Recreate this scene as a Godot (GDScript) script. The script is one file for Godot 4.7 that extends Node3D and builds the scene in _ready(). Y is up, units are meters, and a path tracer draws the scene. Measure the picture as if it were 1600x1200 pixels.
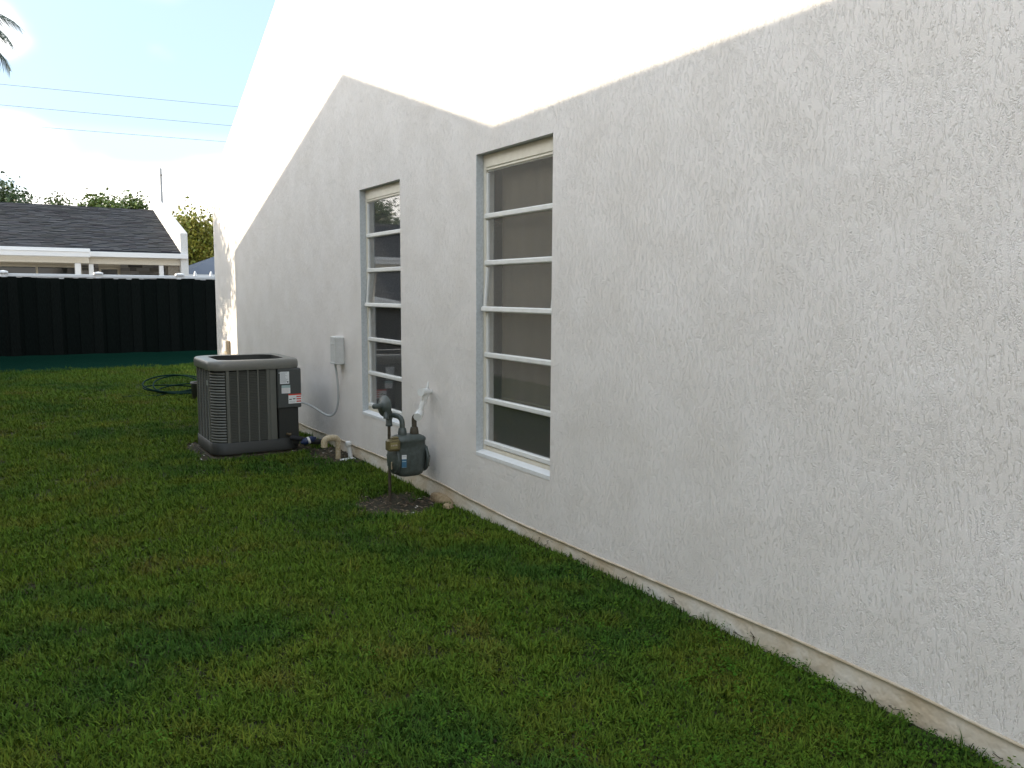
extends Node3D

const WX := 2.94            # plane of the long stucco wall
const SUN_TRAVEL := Vector3(1.0, -0.35, 0.5)
var M := {}
var rng := RandomNumberGenerator.new()
var ground_noise := FastNoiseLite.new()
var tone_noise := FastNoiseLite.new()
var bare_noise := FastNoiseLite.new()

# ------------------------------------------------------------------ helpers
class Shape:
	var st := SurfaceTool.new()
	func _init():
		st.begin(Mesh.PRIMITIVE_TRIANGLES)
		st.set_smooth_group(-1)
	func smooth(on: bool) -> Shape:
		st.set_smooth_group(0 if on else -1)
		return self
	func color(c: Color) -> Shape:
		st.set_color(c)
		return self
	func tri(a: Vector3, b: Vector3, c: Vector3, away: Vector3):
		# wound so that the face looks away from the given direction's tail
		if (b - a).cross(c - a).dot(away) > 0.0:
			st.add_vertex(a); st.add_vertex(c); st.add_vertex(b)
		else:
			st.add_vertex(a); st.add_vertex(b); st.add_vertex(c)
	func quad(a: Vector3, b: Vector3, c: Vector3, d: Vector3, away: Vector3):
		tri(a, b, c, away)
		tri(a, c, d, away)
	func quad_uv(a: Vector3, b: Vector3, c: Vector3, d: Vector3):
		# a top-left, b top-right, c bottom-right, d bottom-left as one looks at it
		var p = [a, b, c, a, c, d]
		var u = [Vector2(0, 0), Vector2(1, 0), Vector2(1, 1), Vector2(0, 0), Vector2(1, 1), Vector2(0, 1)]
		for i in 6:
			st.set_uv(u[i]); st.add_vertex(p[i])
	func box(c: Vector3, s: Vector3, bevel := 0.0, turn := Basis.IDENTITY) -> Shape:
		var h := s * 0.5
		var bv := minf(bevel, minf(h.x, minf(h.y, h.z)) * 0.9)
		var v = func(sx, sy, sz, axis):
			var q := Vector3(sx * h.x, sy * h.y, sz * h.z)
			if axis != 0: q.x -= sx * bv
			if axis != 1: q.y -= sy * bv
			if axis != 2: q.z -= sz * bv
			return c + turn * q
		for s1 in [-1, 1]:
			quad(v.call(s1, -1, -1, 0), v.call(s1, 1, -1, 0), v.call(s1, 1, 1, 0), v.call(s1, -1, 1, 0), turn.x * s1)
			quad(v.call(-1, s1, -1, 1), v.call(1, s1, -1, 1), v.call(1, s1, 1, 1), v.call(-1, s1, 1, 1), turn.y * s1)
			quad(v.call(-1, -1, s1, 2), v.call(1, -1, s1, 2), v.call(1, 1, s1, 2), v.call(-1, 1, s1, 2), turn.z * s1)
		if bv > 0.0:
			for a in [-1, 1]:
				for b in [-1, 1]:
					quad(v.call(a, b, -1, 0), v.call(a, b, 1, 0), v.call(a, b, 1, 1), v.call(a, b, -1, 1), turn * Vector3(a, b, 0))
					quad(v.call(a, -1, b, 0), v.call(a, 1, b, 0), v.call(a, 1, b, 2), v.call(a, -1, b, 2), turn * Vector3(a, 0, b))
					quad(v.call(-1, a, b, 1), v.call(1, a, b, 1), v.call(1, a, b, 2), v.call(-1, a, b, 2), turn * Vector3(0, a, b))
					for e in [-1, 1]:
						tri(v.call(a, b, e, 0), v.call(a, b, e, 1), v.call(a, b, e, 2), turn * Vector3(a, b, e))
		return self
	func tube(path: Array, radius, sides := 10, caps := true) -> Shape:
		var rings := []
		var up := Vector3.UP
		for i in path.size():
			var p: Vector3 = path[i]
			var t: Vector3 = (path[mini(i + 1, path.size() - 1)] - path[maxi(i - 1, 0)]).normalized()
			if i == 0:
				up = t.cross(Vector3(0.31, 0.2, 0.93)).normalized()
			up = (up - t * up.dot(t)).normalized()
			var side := t.cross(up)
			var r: float = radius[i] if radius is Array else radius
			var ring := []
			for k in sides:
				var a := TAU * k / sides
				ring.append(p + (up * cos(a) + side * sin(a)) * r)
			rings.append(ring)
		for i in path.size() - 1:
			for k in sides:
				var k2 := (k + 1) % sides
				var a: Vector3 = rings[i][k]; var b: Vector3 = rings[i][k2]; var c: Vector3 = rings[i + 1][k2]; var d: Vector3 = rings[i + 1][k]
				quad(a, b, c, d, (a + b + c + d) * 0.25 - (path[i] + path[i + 1]) * 0.5)
		if caps:
			smooth(false)
			for e in [0, path.size() - 1]:
				var out: Vector3 = path[e] - path[1 if e == 0 else e - 1]
				for k in sides:
					tri(path[e], rings[e][k], rings[e][(k + 1) % sides], out)
			smooth(true)
		return self
	func lathe(profile: Array, at: Transform3D, sides := 24) -> Shape:
		# profile: Vector2(radius, height) along the local y axis, going round the outline with the solid on the axis side
		for i in profile.size() - 1:
			var p: Vector2 = profile[i]; var q: Vector2 = profile[i + 1]
			var n := Vector2(q.y - p.y, p.x - q.x)
			for k in sides:
				var a := TAU * k / sides; var b := TAU * (k + 1) / sides; var m := (a + b) * 0.5
				var f = func(pt: Vector2, g: float): return at * Vector3(pt.x * cos(g), pt.y, pt.x * sin(g))
				var away: Vector3 = at.basis * Vector3(n.x * cos(m), n.y, n.x * sin(m))
				if p.x > 1e-5: tri(f.call(p, a), f.call(p, b), f.call(q, b), away)
				if q.x > 1e-5: tri(f.call(p, a), f.call(q, b), f.call(q, a), away)
		return self
	func prism(outline: PackedVector2Array, place: Transform3D, depth: float) -> Shape:
		# outline in local xy, extruded from z = 0 to z = depth
		var idx := Geometry2D.triangulate_polygon(outline)
		for i in range(0, idx.size(), 3):
			var a := outline[idx[i]]; var b := outline[idx[i + 1]]; var c := outline[idx[i + 2]]
			tri(place * Vector3(a.x, a.y, 0), place * Vector3(b.x, b.y, 0), place * Vector3(c.x, c.y, 0), -place.basis.z)
			tri(place * Vector3(a.x, a.y, depth), place * Vector3(b.x, b.y, depth), place * Vector3(c.x, c.y, depth), place.basis.z)
		var turn := -1.0 if Geometry2D.is_polygon_clockwise(outline) else 1.0
		for i in outline.size():
			var a := outline[i]; var b := outline[(i + 1) % outline.size()]
			var n := Vector2(b.y - a.y, a.x - b.x) * turn
			quad(place * Vector3(a.x, a.y, 0), place * Vector3(b.x, b.y, 0), place * Vector3(b.x, b.y, depth), place * Vector3(a.x, a.y, depth), place.basis * Vector3(n.x, n.y, 0))
		return self
	func done() -> ArrayMesh:
		st.generate_normals()
		return st.commit()

func thing(called: String, label: String, category: String, at := Vector3.ZERO, group := "") -> Node3D:
	var o := Node3D.new()
	o.name = called
	o.position = at
	add_child(o, true)
	meta(o, label, category, group)
	return o

func meta(o: Node, label: String, category: String, group := ""):
	o.set_meta("label", label)
	o.set_meta("category", category)
	if group != "":
		o.set_meta("group", group)

func part(parent: Node, called: String, mesh: Mesh, material: Material, at := Transform3D.IDENTITY) -> MeshInstance3D:
	var o := MeshInstance3D.new()
	o.name = called
	o.mesh = mesh
	o.material_override = material
	o.transform = at
	parent.add_child(o, true)
	return o

func stuff(o: Node):
	o.set_meta("kind", "stuff")
	return o

func lin(r: float, g: float, b: float) -> Color:
	return Color(r, g, b).linear_to_srgb()

func mat(c: Color, rough := 0.7, metal := 0.0) -> StandardMaterial3D:
	var m := StandardMaterial3D.new()
	m.albedo_color = c
	m.roughness = rough
	m.metallic = metal
	return m

func noise_tex(freq: float, low: Color, high: Color, size := 512, oct := 4, seed_ := 1, kind := FastNoiseLite.TYPE_SIMPLEX_SMOOTH) -> NoiseTexture2D:
	var n := FastNoiseLite.new()
	n.noise_type = kind
	n.frequency = freq
	n.fractal_octaves = oct
	n.seed = seed_
	var t := NoiseTexture2D.new()
	t.width = size; t.height = size
	t.seamless = true
	t.noise = n
	var g := Gradient.new()
	g.set_color(0, low); g.set_color(1, high)
	t.color_ramp = g
	return t

func grained(m: StandardMaterial3D, tex: Texture2D, repeats: float, bump: Texture2D = null, cm := 0.0) -> StandardMaterial3D:
	m.albedo_texture = tex
	m.uv1_triplanar = true
	m.uv1_world_triplanar = true
	m.uv1_scale = Vector3.ONE * repeats
	if bump:
		m.heightmap_enabled = true
		m.heightmap_texture = bump
		m.heightmap_scale = cm
	return m

# ------------------------------------------------------------------ textures
func layer(w: int, h: int, freq: float, oct: int, seed_: int, kind := FastNoiseLite.TYPE_SIMPLEX_SMOOTH) -> PackedByteArray:
	var n := FastNoiseLite.new()
	n.noise_type = kind
	n.frequency = freq
	n.fractal_octaves = oct
	n.seed = seed_
	var im := n.get_seamless_image(w, h, false, false, 0.12, true)
	im.convert(Image.FORMAT_L8)
	im.resize(2048, 2048, Image.INTERPOLATE_CUBIC)
	return im.get_data()

func step_table(lo: float, hi: float) -> PackedFloat32Array:
	var t := PackedFloat32Array()
	t.resize(256)
	for i in 256:
		t[i] = smoothstep(lo, hi, i / 255.0)
	return t

func line_table(width: float) -> PackedFloat32Array:
	var t := PackedFloat32Array()
	t.resize(256)
	for i in 256:
		t[i] = 1.0 - smoothstep(width * 0.35, width, absf(i / 255.0 - 0.5))
	return t

func stucco_relief() -> ImageTexture:
	# trowelled stucco: a smooth skin scored by thin upright drag grooves and short worm tracks, with crumbs; 2048 px over 3 m
	var drag := layer(2048, 330, 0.105, 2, 11)
	var worm := layer(2048, 1100, 0.155, 2, 12)
	var breaks := layer(1024, 300, 0.13, 2, 13)
	var patch := layer(512, 300, 0.020, 3, 14)
	var crumb := layer(2048, 1500, 0.20, 2, 15)
	var t_drag := line_table(0.09)
	var t_worm := line_table(0.095)
	var t_break := step_table(0.40, 0.56)
	var t_patch := step_table(0.38, 0.60)
	var t_crumb := step_table(0.60, 0.74)
	var n := drag.size()
	var out := PackedByteArray()
	out.resize(n)
	for i in n:
		var m := 0.25 + 0.5 * t_patch[patch[i]]
		var k := t_break[breaks[i]]
		var g := maxf(t_drag[drag[i]] * k * (1.0 - 0.5 * m), t_worm[worm[i]] * (0.25 + 0.75 * m) * (0.3 + 0.7 * k))
		var h := 0.66 - 0.56 * g + 0.15 * t_crumb[crumb[i]] * (0.25 + 0.75 * m)
		out[i] = int(clampf(h, 0.0, 1.0) * 255.0)
	var im := Image.create_from_data(2048, 2048, false, Image.FORMAT_L8, out)
	return ImageTexture.create_from_image(im)

func sticker(w: int, h: int, kind: int) -> ImageTexture:
	var im := Image.create(w, h, false, Image.FORMAT_RGB8)
	var white := Color(0.86, 0.87, 0.87); var ink := Color(0.45, 0.47, 0.5)
	im.fill(white)
	var r := RandomNumberGenerator.new()
	r.seed = 40 + kind
	if kind == 0:
		for y in range(8, h - 8, 7):
			im.fill_rect(Rect2i(8, y, r.randi_range(w / 2, w - 18), 2), ink)
		im.fill_rect(Rect2i(w - 30, h - 26, 18, 14), Color(0.2, 0.2, 0.22))
	elif kind == 1:
		im.fill_rect(Rect2i(0, 0, w, h / 3), Color(0.62, 0.70, 0.70))
		for y in range(h / 3 + 6, h - 5, 8):
			im.fill_rect(Rect2i(6, y, r.randi_range(w / 2, w - 12), 2), Color(0.7, 0.62, 0.62))
	elif kind == 2:
		im.fill_rect(Rect2i(0, 0, w, h / 7), Color(0.80, 0.22, 0.10))
		for k in 3:
			im.fill_rect(Rect2i(int(w * 0.62), int(h * (0.24 + 0.25 * k)), int(w * 0.36), int(h * 0.13)), Color(0.78, 0.2, 0.12))
		im.fill_rect(Rect2i(int(w * 0.06), int(h * 0.52), int(w * 0.2), int(h * 0.1)), Color(0.1, 0.1, 0.1))
		im.fill_rect(Rect2i(int(w * 0.34), int(h * 0.48), int(w * 0.2), int(h * 0.1)), Color(0.1, 0.1, 0.1))
		im.fill_rect(Rect2i(int(w * 0.06), int(h * 0.76), int(w * 0.5), 3), ink)
		im.fill_rect(Rect2i(int(w * 0.06), int(h * 0.86), int(w * 0.44), 3), ink)
	else:
		im.fill_rect(Rect2i(0, h / 3, w, h * 2 / 3), Color(0.24, 0.42, 0.54))
		im.fill_rect(Rect2i(5, h / 8, w - 12, 3), ink)
		im.fill_rect(Rect2i(5, h / 2, w - 10, 4), Color(0.8, 0.86, 0.9))
	return ImageTexture.create_from_image(im)

func sky_panorama() -> ImageTexture:
	var W := 1024; var H := 512
	var n := FastNoiseLite.new()
	n.noise_type = FastNoiseLite.TYPE_SIMPLEX_SMOOTH
	n.seed = 5; n.frequency = 1.6; n.fractal_octaves = 5
	var sun := -SUN_TRAVEL.normalized()
	var data := PackedFloat32Array()
	data.resize(W * H * 3)
	var i := 0
	for y in H:
		var polar := PI * (y + 0.5) / H
		var up := cos(polar)
		for x in W:
			var az := TAU * (x + 0.5) / W
			var d := Vector3(sin(az) * sin(polar), up, -cos(az) * sin(polar))
			var e := maxf(up, 0.0)
			var t := pow(1.0 - e, 5.0)
			var c := Vector3(0.42, 0.59, 0.80).lerp(Vector3(0.66, 0.88, 0.98), t)
			var near := maxf(d.dot(sun), 0.0)
			c += Vector3(1.0, 0.95, 0.86) * (1.2 * pow(near, 4.0) + 2.5 * pow(near, 24.0))
			var v := n.get_noise_3d(d.x * 1.3, d.y * 3.4, d.z * 1.3)
			var cover := smoothstep(0.0, 0.26, v + 0.80 * pow(1.0 - e, 4.5) - 0.11)
			c = c.lerp(Vector3(1.5, 1.45, 1.36) * (1.0 + 0.9 * pow(near, 2.0)), cover)
			if up < 0.0:
				c = Vector3(0.10, 0.11, 0.08)
			data[i] = c.x; data[i + 1] = c.y; data[i + 2] = c.z
			i += 3
	var im := Image.create_from_data(W, H, false, Image.FORMAT_RGBF, data.to_byte_array())
	return ImageTexture.create_from_image(im)

# ------------------------------------------------------------------ ground
func lip_y(z: float) -> float:
	# the stucco stop bead runs a little wavy along the foot of the wall
	var k := [[-14.2, 0.05], [-9.35, 0.05], [-8.0, 0.07], [-6.97, 0.08], [-5.96, 0.075], [-5.34, 0.05], [-4.78, 0.035], [-4.0, 0.04], [-3.42, 0.05], [-2.84, 0.062], [-2.37, 0.07], [-1.87, 0.066], [-1.38, 0.045], [0.0, 0.05], [4.2, 0.05]]
	for i in k.size() - 1:
		if z <= k[i + 1][0]:
			return lerpf(k[i][1], k[i + 1][1], smoothstep(k[i][0], k[i + 1][0], z))
	return 0.05

func hollow(x: float, z: float) -> float:
	# 1 in the bare soil round the gas meter and under the condenser
	var a := Vector2((x - 2.58) / 0.33, (z + 5.98) / 0.36).length()
	var b := Vector2(maxf(absf(x - 2.15) - 0.47, 0.0), maxf(absf(z + 8.9) - 0.47, 0.0)).length() / 0.11
	var c := Vector2((x - 2.80) / 0.26, (z + 8.05) / 0.45).length()
	var r := bare_noise.get_noise_2d(x * 9.0, z * 9.0) * 0.35
	return maxf(1.0 - smoothstep(0.8, 1.15, a + r), maxf(1.0 - smoothstep(0.7, 1.3, b + r), 1.0 - smoothstep(0.8, 1.1, c + r)))

func ground_y(x: float, z: float) -> float:
	var y := -0.055 + ground_noise.get_noise_2d(x, z) * 0.022
	var a := Vector2((x - 2.58) / 0.42, (z + 5.98) / 0.5).length()
	y -= 0.035 * (1.0 - smoothstep(0.3, 1.1, a))
	return y

func build_ground():
	var s := Shape.new()
	s.smooth(true)
	var xs := [-220.0, -100.0, -50.0, -25.0, -12.0, -6.0, -4.0, -3.0]
	var x := -2.4
	while x < 3.3:
		xs.append(x); x += 0.14
	xs += [4.0, 5.0, 7.0, 10.0, 15.0, 25.0, 50.0, 100.0, 220.0]
	var zs := [-260.0, -120.0, -70.0, -45.0, -34.0, -28.0, -24.0]
	var z := -22.0
	while z < 1.0:
		zs.append(z); z += 0.16
	zs += [2.0, 4.0, 8.0, 16.0, 40.0, 120.0]
	for i in xs.size() - 1:
		for j in zs.size() - 1:
			var f = func(a, b): return Vector3(a, ground_y(a, b), b)
			s.quad(f.call(xs[i], zs[j]), f.call(xs[i + 1], zs[j]), f.call(xs[i + 1], zs[j + 1]), f.call(xs[i], zs[j + 1]), Vector3.UP)
	var g := part(self, "ground", s.done(), M.soil)
	g.set_meta("kind", "structure")
	g.set_meta("label", "dark soil and lawn ground of the side yard")

func blade(st: SurfaceTool, root: Vector3, dir: Vector3, length: float, width: float, bend: float, c: Color):
	var side := dir.cross(Vector3.UP).normalized() * width * 0.5
	var p := root
	var rise := Vector3.UP
	var l := length / 3.0
	var pts := [p]
	var lean := 0.12 + bend * 0.8
	for k in 3:
		var t := (rise * cos(lean) + dir * sin(lean)).normalized()
		p += t * l
		pts.append(p)
		lean += bend
	var w := [1.0, 1.0, 0.75, 0.0]
	st.set_color(c)
	for k in 2:
		var a: Vector3 = pts[k] - side * w[k]; var b: Vector3 = pts[k] + side * w[k]
		var d: Vector3 = pts[k + 1] - side * w[k + 1]; var e: Vector3 = pts[k + 1] + side * w[k + 1]
		for v in [a, b, e, a, e, d]:
			st.add_vertex(v)
	for v in [pts[2] - side * w[2], pts[2] + side * w[2], pts[3]]:
		st.add_vertex(v)

func tuft_mesh(r: RandomNumberGenerator, blades: int, tall: float, spread: float) -> ArrayMesh:
	var st := SurfaceTool.new()
	st.begin(Mesh.PRIMITIVE_TRIANGLES)
	for i in blades:
		var a := r.randf() * TAU
		var dir := Vector3(cos(a), 0, sin(a))
		var root := Vector3(r.randf_range(-1, 1), 0, r.randf_range(-1, 1)) * spread
		root.y = -0.012
		var v := r.randf_range(0.42, 1.75)
		var c := Color(v, v, v)
		var q := r.randf()
		if q < 0.06:
			c = Color(3.4, 1.9, 3.0)
		elif q < 0.24:
			c = Color(1.7, 1.2, 0.9) * v
		blade(st, root, dir, tall * r.randf_range(0.55, 1.15), r.randf_range(0.0038, 0.0078), r.randf_range(0.10, 0.72), c)
	st.generate_normals()
	return st.commit()

func weed_mesh(r: RandomNumberGenerator) -> ArrayMesh:
	var st := SurfaceTool.new()
	st.begin(Mesh.PRIMITIVE_TRIANGLES)
	for i in 14:
		var a := r.randf() * TAU
		var out := Vector3(cos(a), 0, sin(a))
		var c := out * r.randf_range(0.008, 0.045) + Vector3.UP * r.randf_range(0.022, 0.05)
		var tilt := (Vector3.UP + out * r.randf_range(0.1, 0.9)).normalized()
		var u := tilt.cross(Vector3(0.3, 0.1, 0.9)).normalized()
		var w := tilt.cross(u)
		var rad := r.randf_range(0.0035, 0.0075)
		var v := r.randf_range(0.8, 1.25)
		st.set_color(Color(v, v, v * 0.9))
		var prev := Vector3.ZERO
		for k in 7:
			var g := TAU * k / 6.0
			var q := c + (u * cos(g) * rad + w * sin(g) * rad * 0.75) - tilt * 0.002 * (k % 2)
			if k > 0:
				st.add_vertex(c); st.add_vertex(prev); st.add_vertex(q)
			prev = q
	st.generate_normals()
	return st.commit()

func scatter(called: String, label: String, mesh: Mesh, material: Material, places: Array, tints: Array) -> MultiMeshInstance3D:
	var mm := MultiMesh.new()
	mm.transform_format = MultiMesh.TRANSFORM_3D
	mm.use_colors = true
	mm.mesh = mesh
	mm.instance_count = places.size()
	for i in places.size():
		mm.set_instance_transform(i, places[i])
		mm.set_instance_color(i, tints[i])
	var o := MultiMeshInstance3D.new()
	o.name = called
	o.multimesh = mm
	o.material_override = material
	if label != "":
		add_child(o, true)
		o.set_meta("label", label)
	return o

func lawn_tint(x: float, z: float, r: RandomNumberGenerator) -> Color:
	var a := tone_noise.get_noise_2d(x, z) * 0.5 + 0.5
	var b := tone_noise.get_noise_2d(x * 3.1 + 40.0, z * 3.1) * 0.5 + 0.5
	var green := Color(0.086, 0.148, 0.017)
	var olive := Color(0.124, 0.158, 0.020)
	var deep := Color(0.047, 0.106, 0.017)
	var straw := Color(0.155, 0.118, 0.036)
	var c := deep.lerp(green, smoothstep(0.25, 0.55, a)).lerp(olive, smoothstep(0.45, 0.75, b) * 0.55)
	c = c.lerp(straw, smoothstep(0.60, 0.78, a * 0.55 + b * 0.45) * 0.5)
	var v := r.randf_range(0.8, 1.22)
	return Color(c.r * v * r.randf_range(0.9, 1.15), c.g * v, c.b * v)

func build_lawn():
	var r := RandomNumberGenerator.new()
	r.seed = 77
	var places := [[], [], []]; var tints := [[], [], []]
	var weeds := []; var weed_tints := []
	# strips of falling density, away from the camera; left of the frame the lawn goes on more thinly
	for band in [[1.5, -1.0, 150], [-1.0, -3.2, 2000], [-3.2, -5.0, 1700], [-5.0, -7.5, 1200], [-7.5, -10.5, 800], [-10.5, -14.0, 520], [-14.0, -20.2, 380]]:
		var z1: float = band[0]; var z0: float = band[1]
		var x1 := 2.99 if z0 >= -14.0 else 6.5
		for side in 2:
			var xa := -0.35 if side == 0 else -2.25
			var xb := x1 if side == 0 else -0.35
			var count := int((xb - xa) * (z1 - z0) * band[2] * (1.0 if side == 0 else 0.45))
			for i in count:
				var x := r.randf_range(xa, xb); var z := r.randf_range(z0, z1)
				if hollow(x, z) > r.randf_range(0.25, 0.75) or (x > 2.93 and z > -14.05):
					continue
				if z < -19.6 + 0.25 * bare_noise.get_noise_2d(x * 2.0, 3.0) - 0.6 * pow(r.randf(), 3.0):
					continue
				var far := clampf(-z / 14.0, 0.0, 1.0)
				var sc := r.randf_range(0.75, 1.25) * lerpf(0.82, 1.25, far) * (1.0 + 0.75 * tone_noise.get_noise_2d(x * 14.0, z * 14.0))
				if x > 2.8 and z > -14.0:
					sc *= r.randf_range(0.6, 1.25)
				var b := Basis(Vector3.UP, r.randf() * TAU).scaled(Vector3(sc, sc * r.randf_range(0.7, 1.1), sc))
				var k := r.randi_range(0, 2)
				places[k].append(Transform3D(b, Vector3(x, ground_y(x, z), z)))
				tints[k].append(lawn_tint(x, z, r))
	# uncut blades left standing along the foot of the wall
	for i in 340:
		var z := r.randf_range(-13.8, -1.0); var x := 2.915 + r.randf_range(-0.05, 0.02)
		if hollow(x, z) > 0.3 or tone_noise.get_noise_2d(z * 3.0, 5.0) < r.randf_range(-0.5, 0.3):
			continue
		var k := r.randi_range(0, 2)
		var sc := r.randf_range(0.6, 1.0)
		places[k].append(Transform3D(Basis(Vector3.UP, r.randf() * TAU).scaled(Vector3(sc, sc * r.randf_range(1.2, 2.0), sc)), Vector3(x, ground_y(x, z), z)))
		tints[k].append(lawn_tint(x, z, r))
	for k in 3:
		var o := scatter("lawn_grass", ["mown green lawn of the side yard", "mown green lawn of the side yard, its longer blades", "mown green lawn of the side yard, its finer blades"][k], tuft_mesh(r, [15, 13, 17][k], [0.050, 0.062, 0.042][k], 0.038), M.grass, places[k], tints[k])
		stuff(o)
		o.set_meta("category", "grass")
	for i in 14000:
		var x := r.randf_range(-0.4, 2.93); var z := r.randf_range(-6.5, -0.9)
		var want := 0.03 + 0.34 * smoothstep(1.2, 2.5, x) * smoothstep(-4.6, -2.2, z) + 0.30 * smoothstep(-3.2, -1.9, z)
		if tone_noise.get_noise_2d(x * 4.0 + 9.0, z * 4.0) * 0.8 + 0.45 < r.randf() or r.randf() > want or hollow(x, z) > 0.3:
			continue
		var sc := r.randf_range(0.7, 1.25)
		weeds.append(Transform3D(Basis(Vector3.UP, r.randf() * TAU).scaled(Vector3.ONE * sc), Vector3(x, ground_y(x, z) + 0.004, z)))
		var v := r.randf_range(0.75, 1.3)
		weed_tints.append(Color(0.045 * v * r.randf_range(0.85, 1.5), 0.110 * v, 0.010 * v))
	var w := scatter("clover", "small round-leaved clover growing through the lawn beside the stucco wall", weed_mesh(r), M.grass, weeds, weed_tints)
	stuff(w)
	w.set_meta("category", "clover")
	# dry runners of the grass that have crept up the foundation band
	var dry := Shape.new().smooth(true)
	for i in 26:
		var z := r.randf_range(-4.6, -1.1)
		var p := Vector3(2.945, ground_y(2.94, z) + r.randf_range(0.0, 0.03), z)
		var path := [p]
		for k in r.randi_range(3, 6):
			p += Vector3(r.randf_range(-0.004, 0.002), r.randf_range(-0.008, 0.016), r.randf_range(-0.028, 0.028))
			p.y = minf(p.y, lip_y(p.z) - 0.014)
			path.append(p)
		dry.tube(path, 0.0016, 5)
	var dr := part(self, "dry_runner", dry.done(), M.pipe_brown)
	stuff(dr)
	meta(dr, "thin dry grass runners clinging to the pale foundation band, near foreground", "dry grass")
	# chips, dead leaves and crumbs in the bare soil
	var st := SurfaceTool.new()
	st.begin(Mesh.PRIMITIVE_TRIANGLES)
	var n := 0
	while n < 620:
		var x := r.randf_range(1.45, 2.95); var z := r.randf_range(-9.6, -5.4)
		if hollow(x, z) < 0.45 or (absf(x - 2.15) < 0.46 and absf(z + 8.9) < 0.46):
			continue
		n += 1
		var c := Vector3(x, ground_y(x, z) + 0.006, z)
		var a := r.randf() * TAU
		var u := Vector3(cos(a), r.randf_range(-0.3, 0.5), sin(a)) * r.randf_range(0.008, 0.026)
		var v := Vector3(-sin(a), r.randf_range(-0.2, 0.4), cos(a)) * r.randf_range(0.004, 0.012)
		var tone := r.randf()
		st.set_color(Color(0.07, 0.045, 0.025).lerp(Color(0.22, 0.17, 0.11), tone * tone * tone) if r.randf() > 0.02 else Color(0.45, 0.42, 0.36))
		var h := Vector3.UP * 0.006
		for q in [[c - u, c + v, c + h], [c + v, c + u, c + h], [c + u, c - v, c + h], [c - v, c - u, c + h]]:
			for p in q:
				st.add_vertex(p)
	st.generate_normals()
	var d := part(self, "leaf_litter", st.commit(), M.litter)
	stuff(d)
	meta(d, "brown leaf litter and wood chips on the bare soil round meter and condenser", "leaf litter")

# ------------------------------------------------------------------ the white house
func gable(z: float, pts: Array) -> float:
	for i in pts.size() - 1:
		if z <= pts[i + 1].x:
			return lerpf(pts[i].y, pts[i + 1].y, (z - pts[i].x) / (pts[i + 1].x - pts[i].x))
	return pts[-1].y

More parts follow.
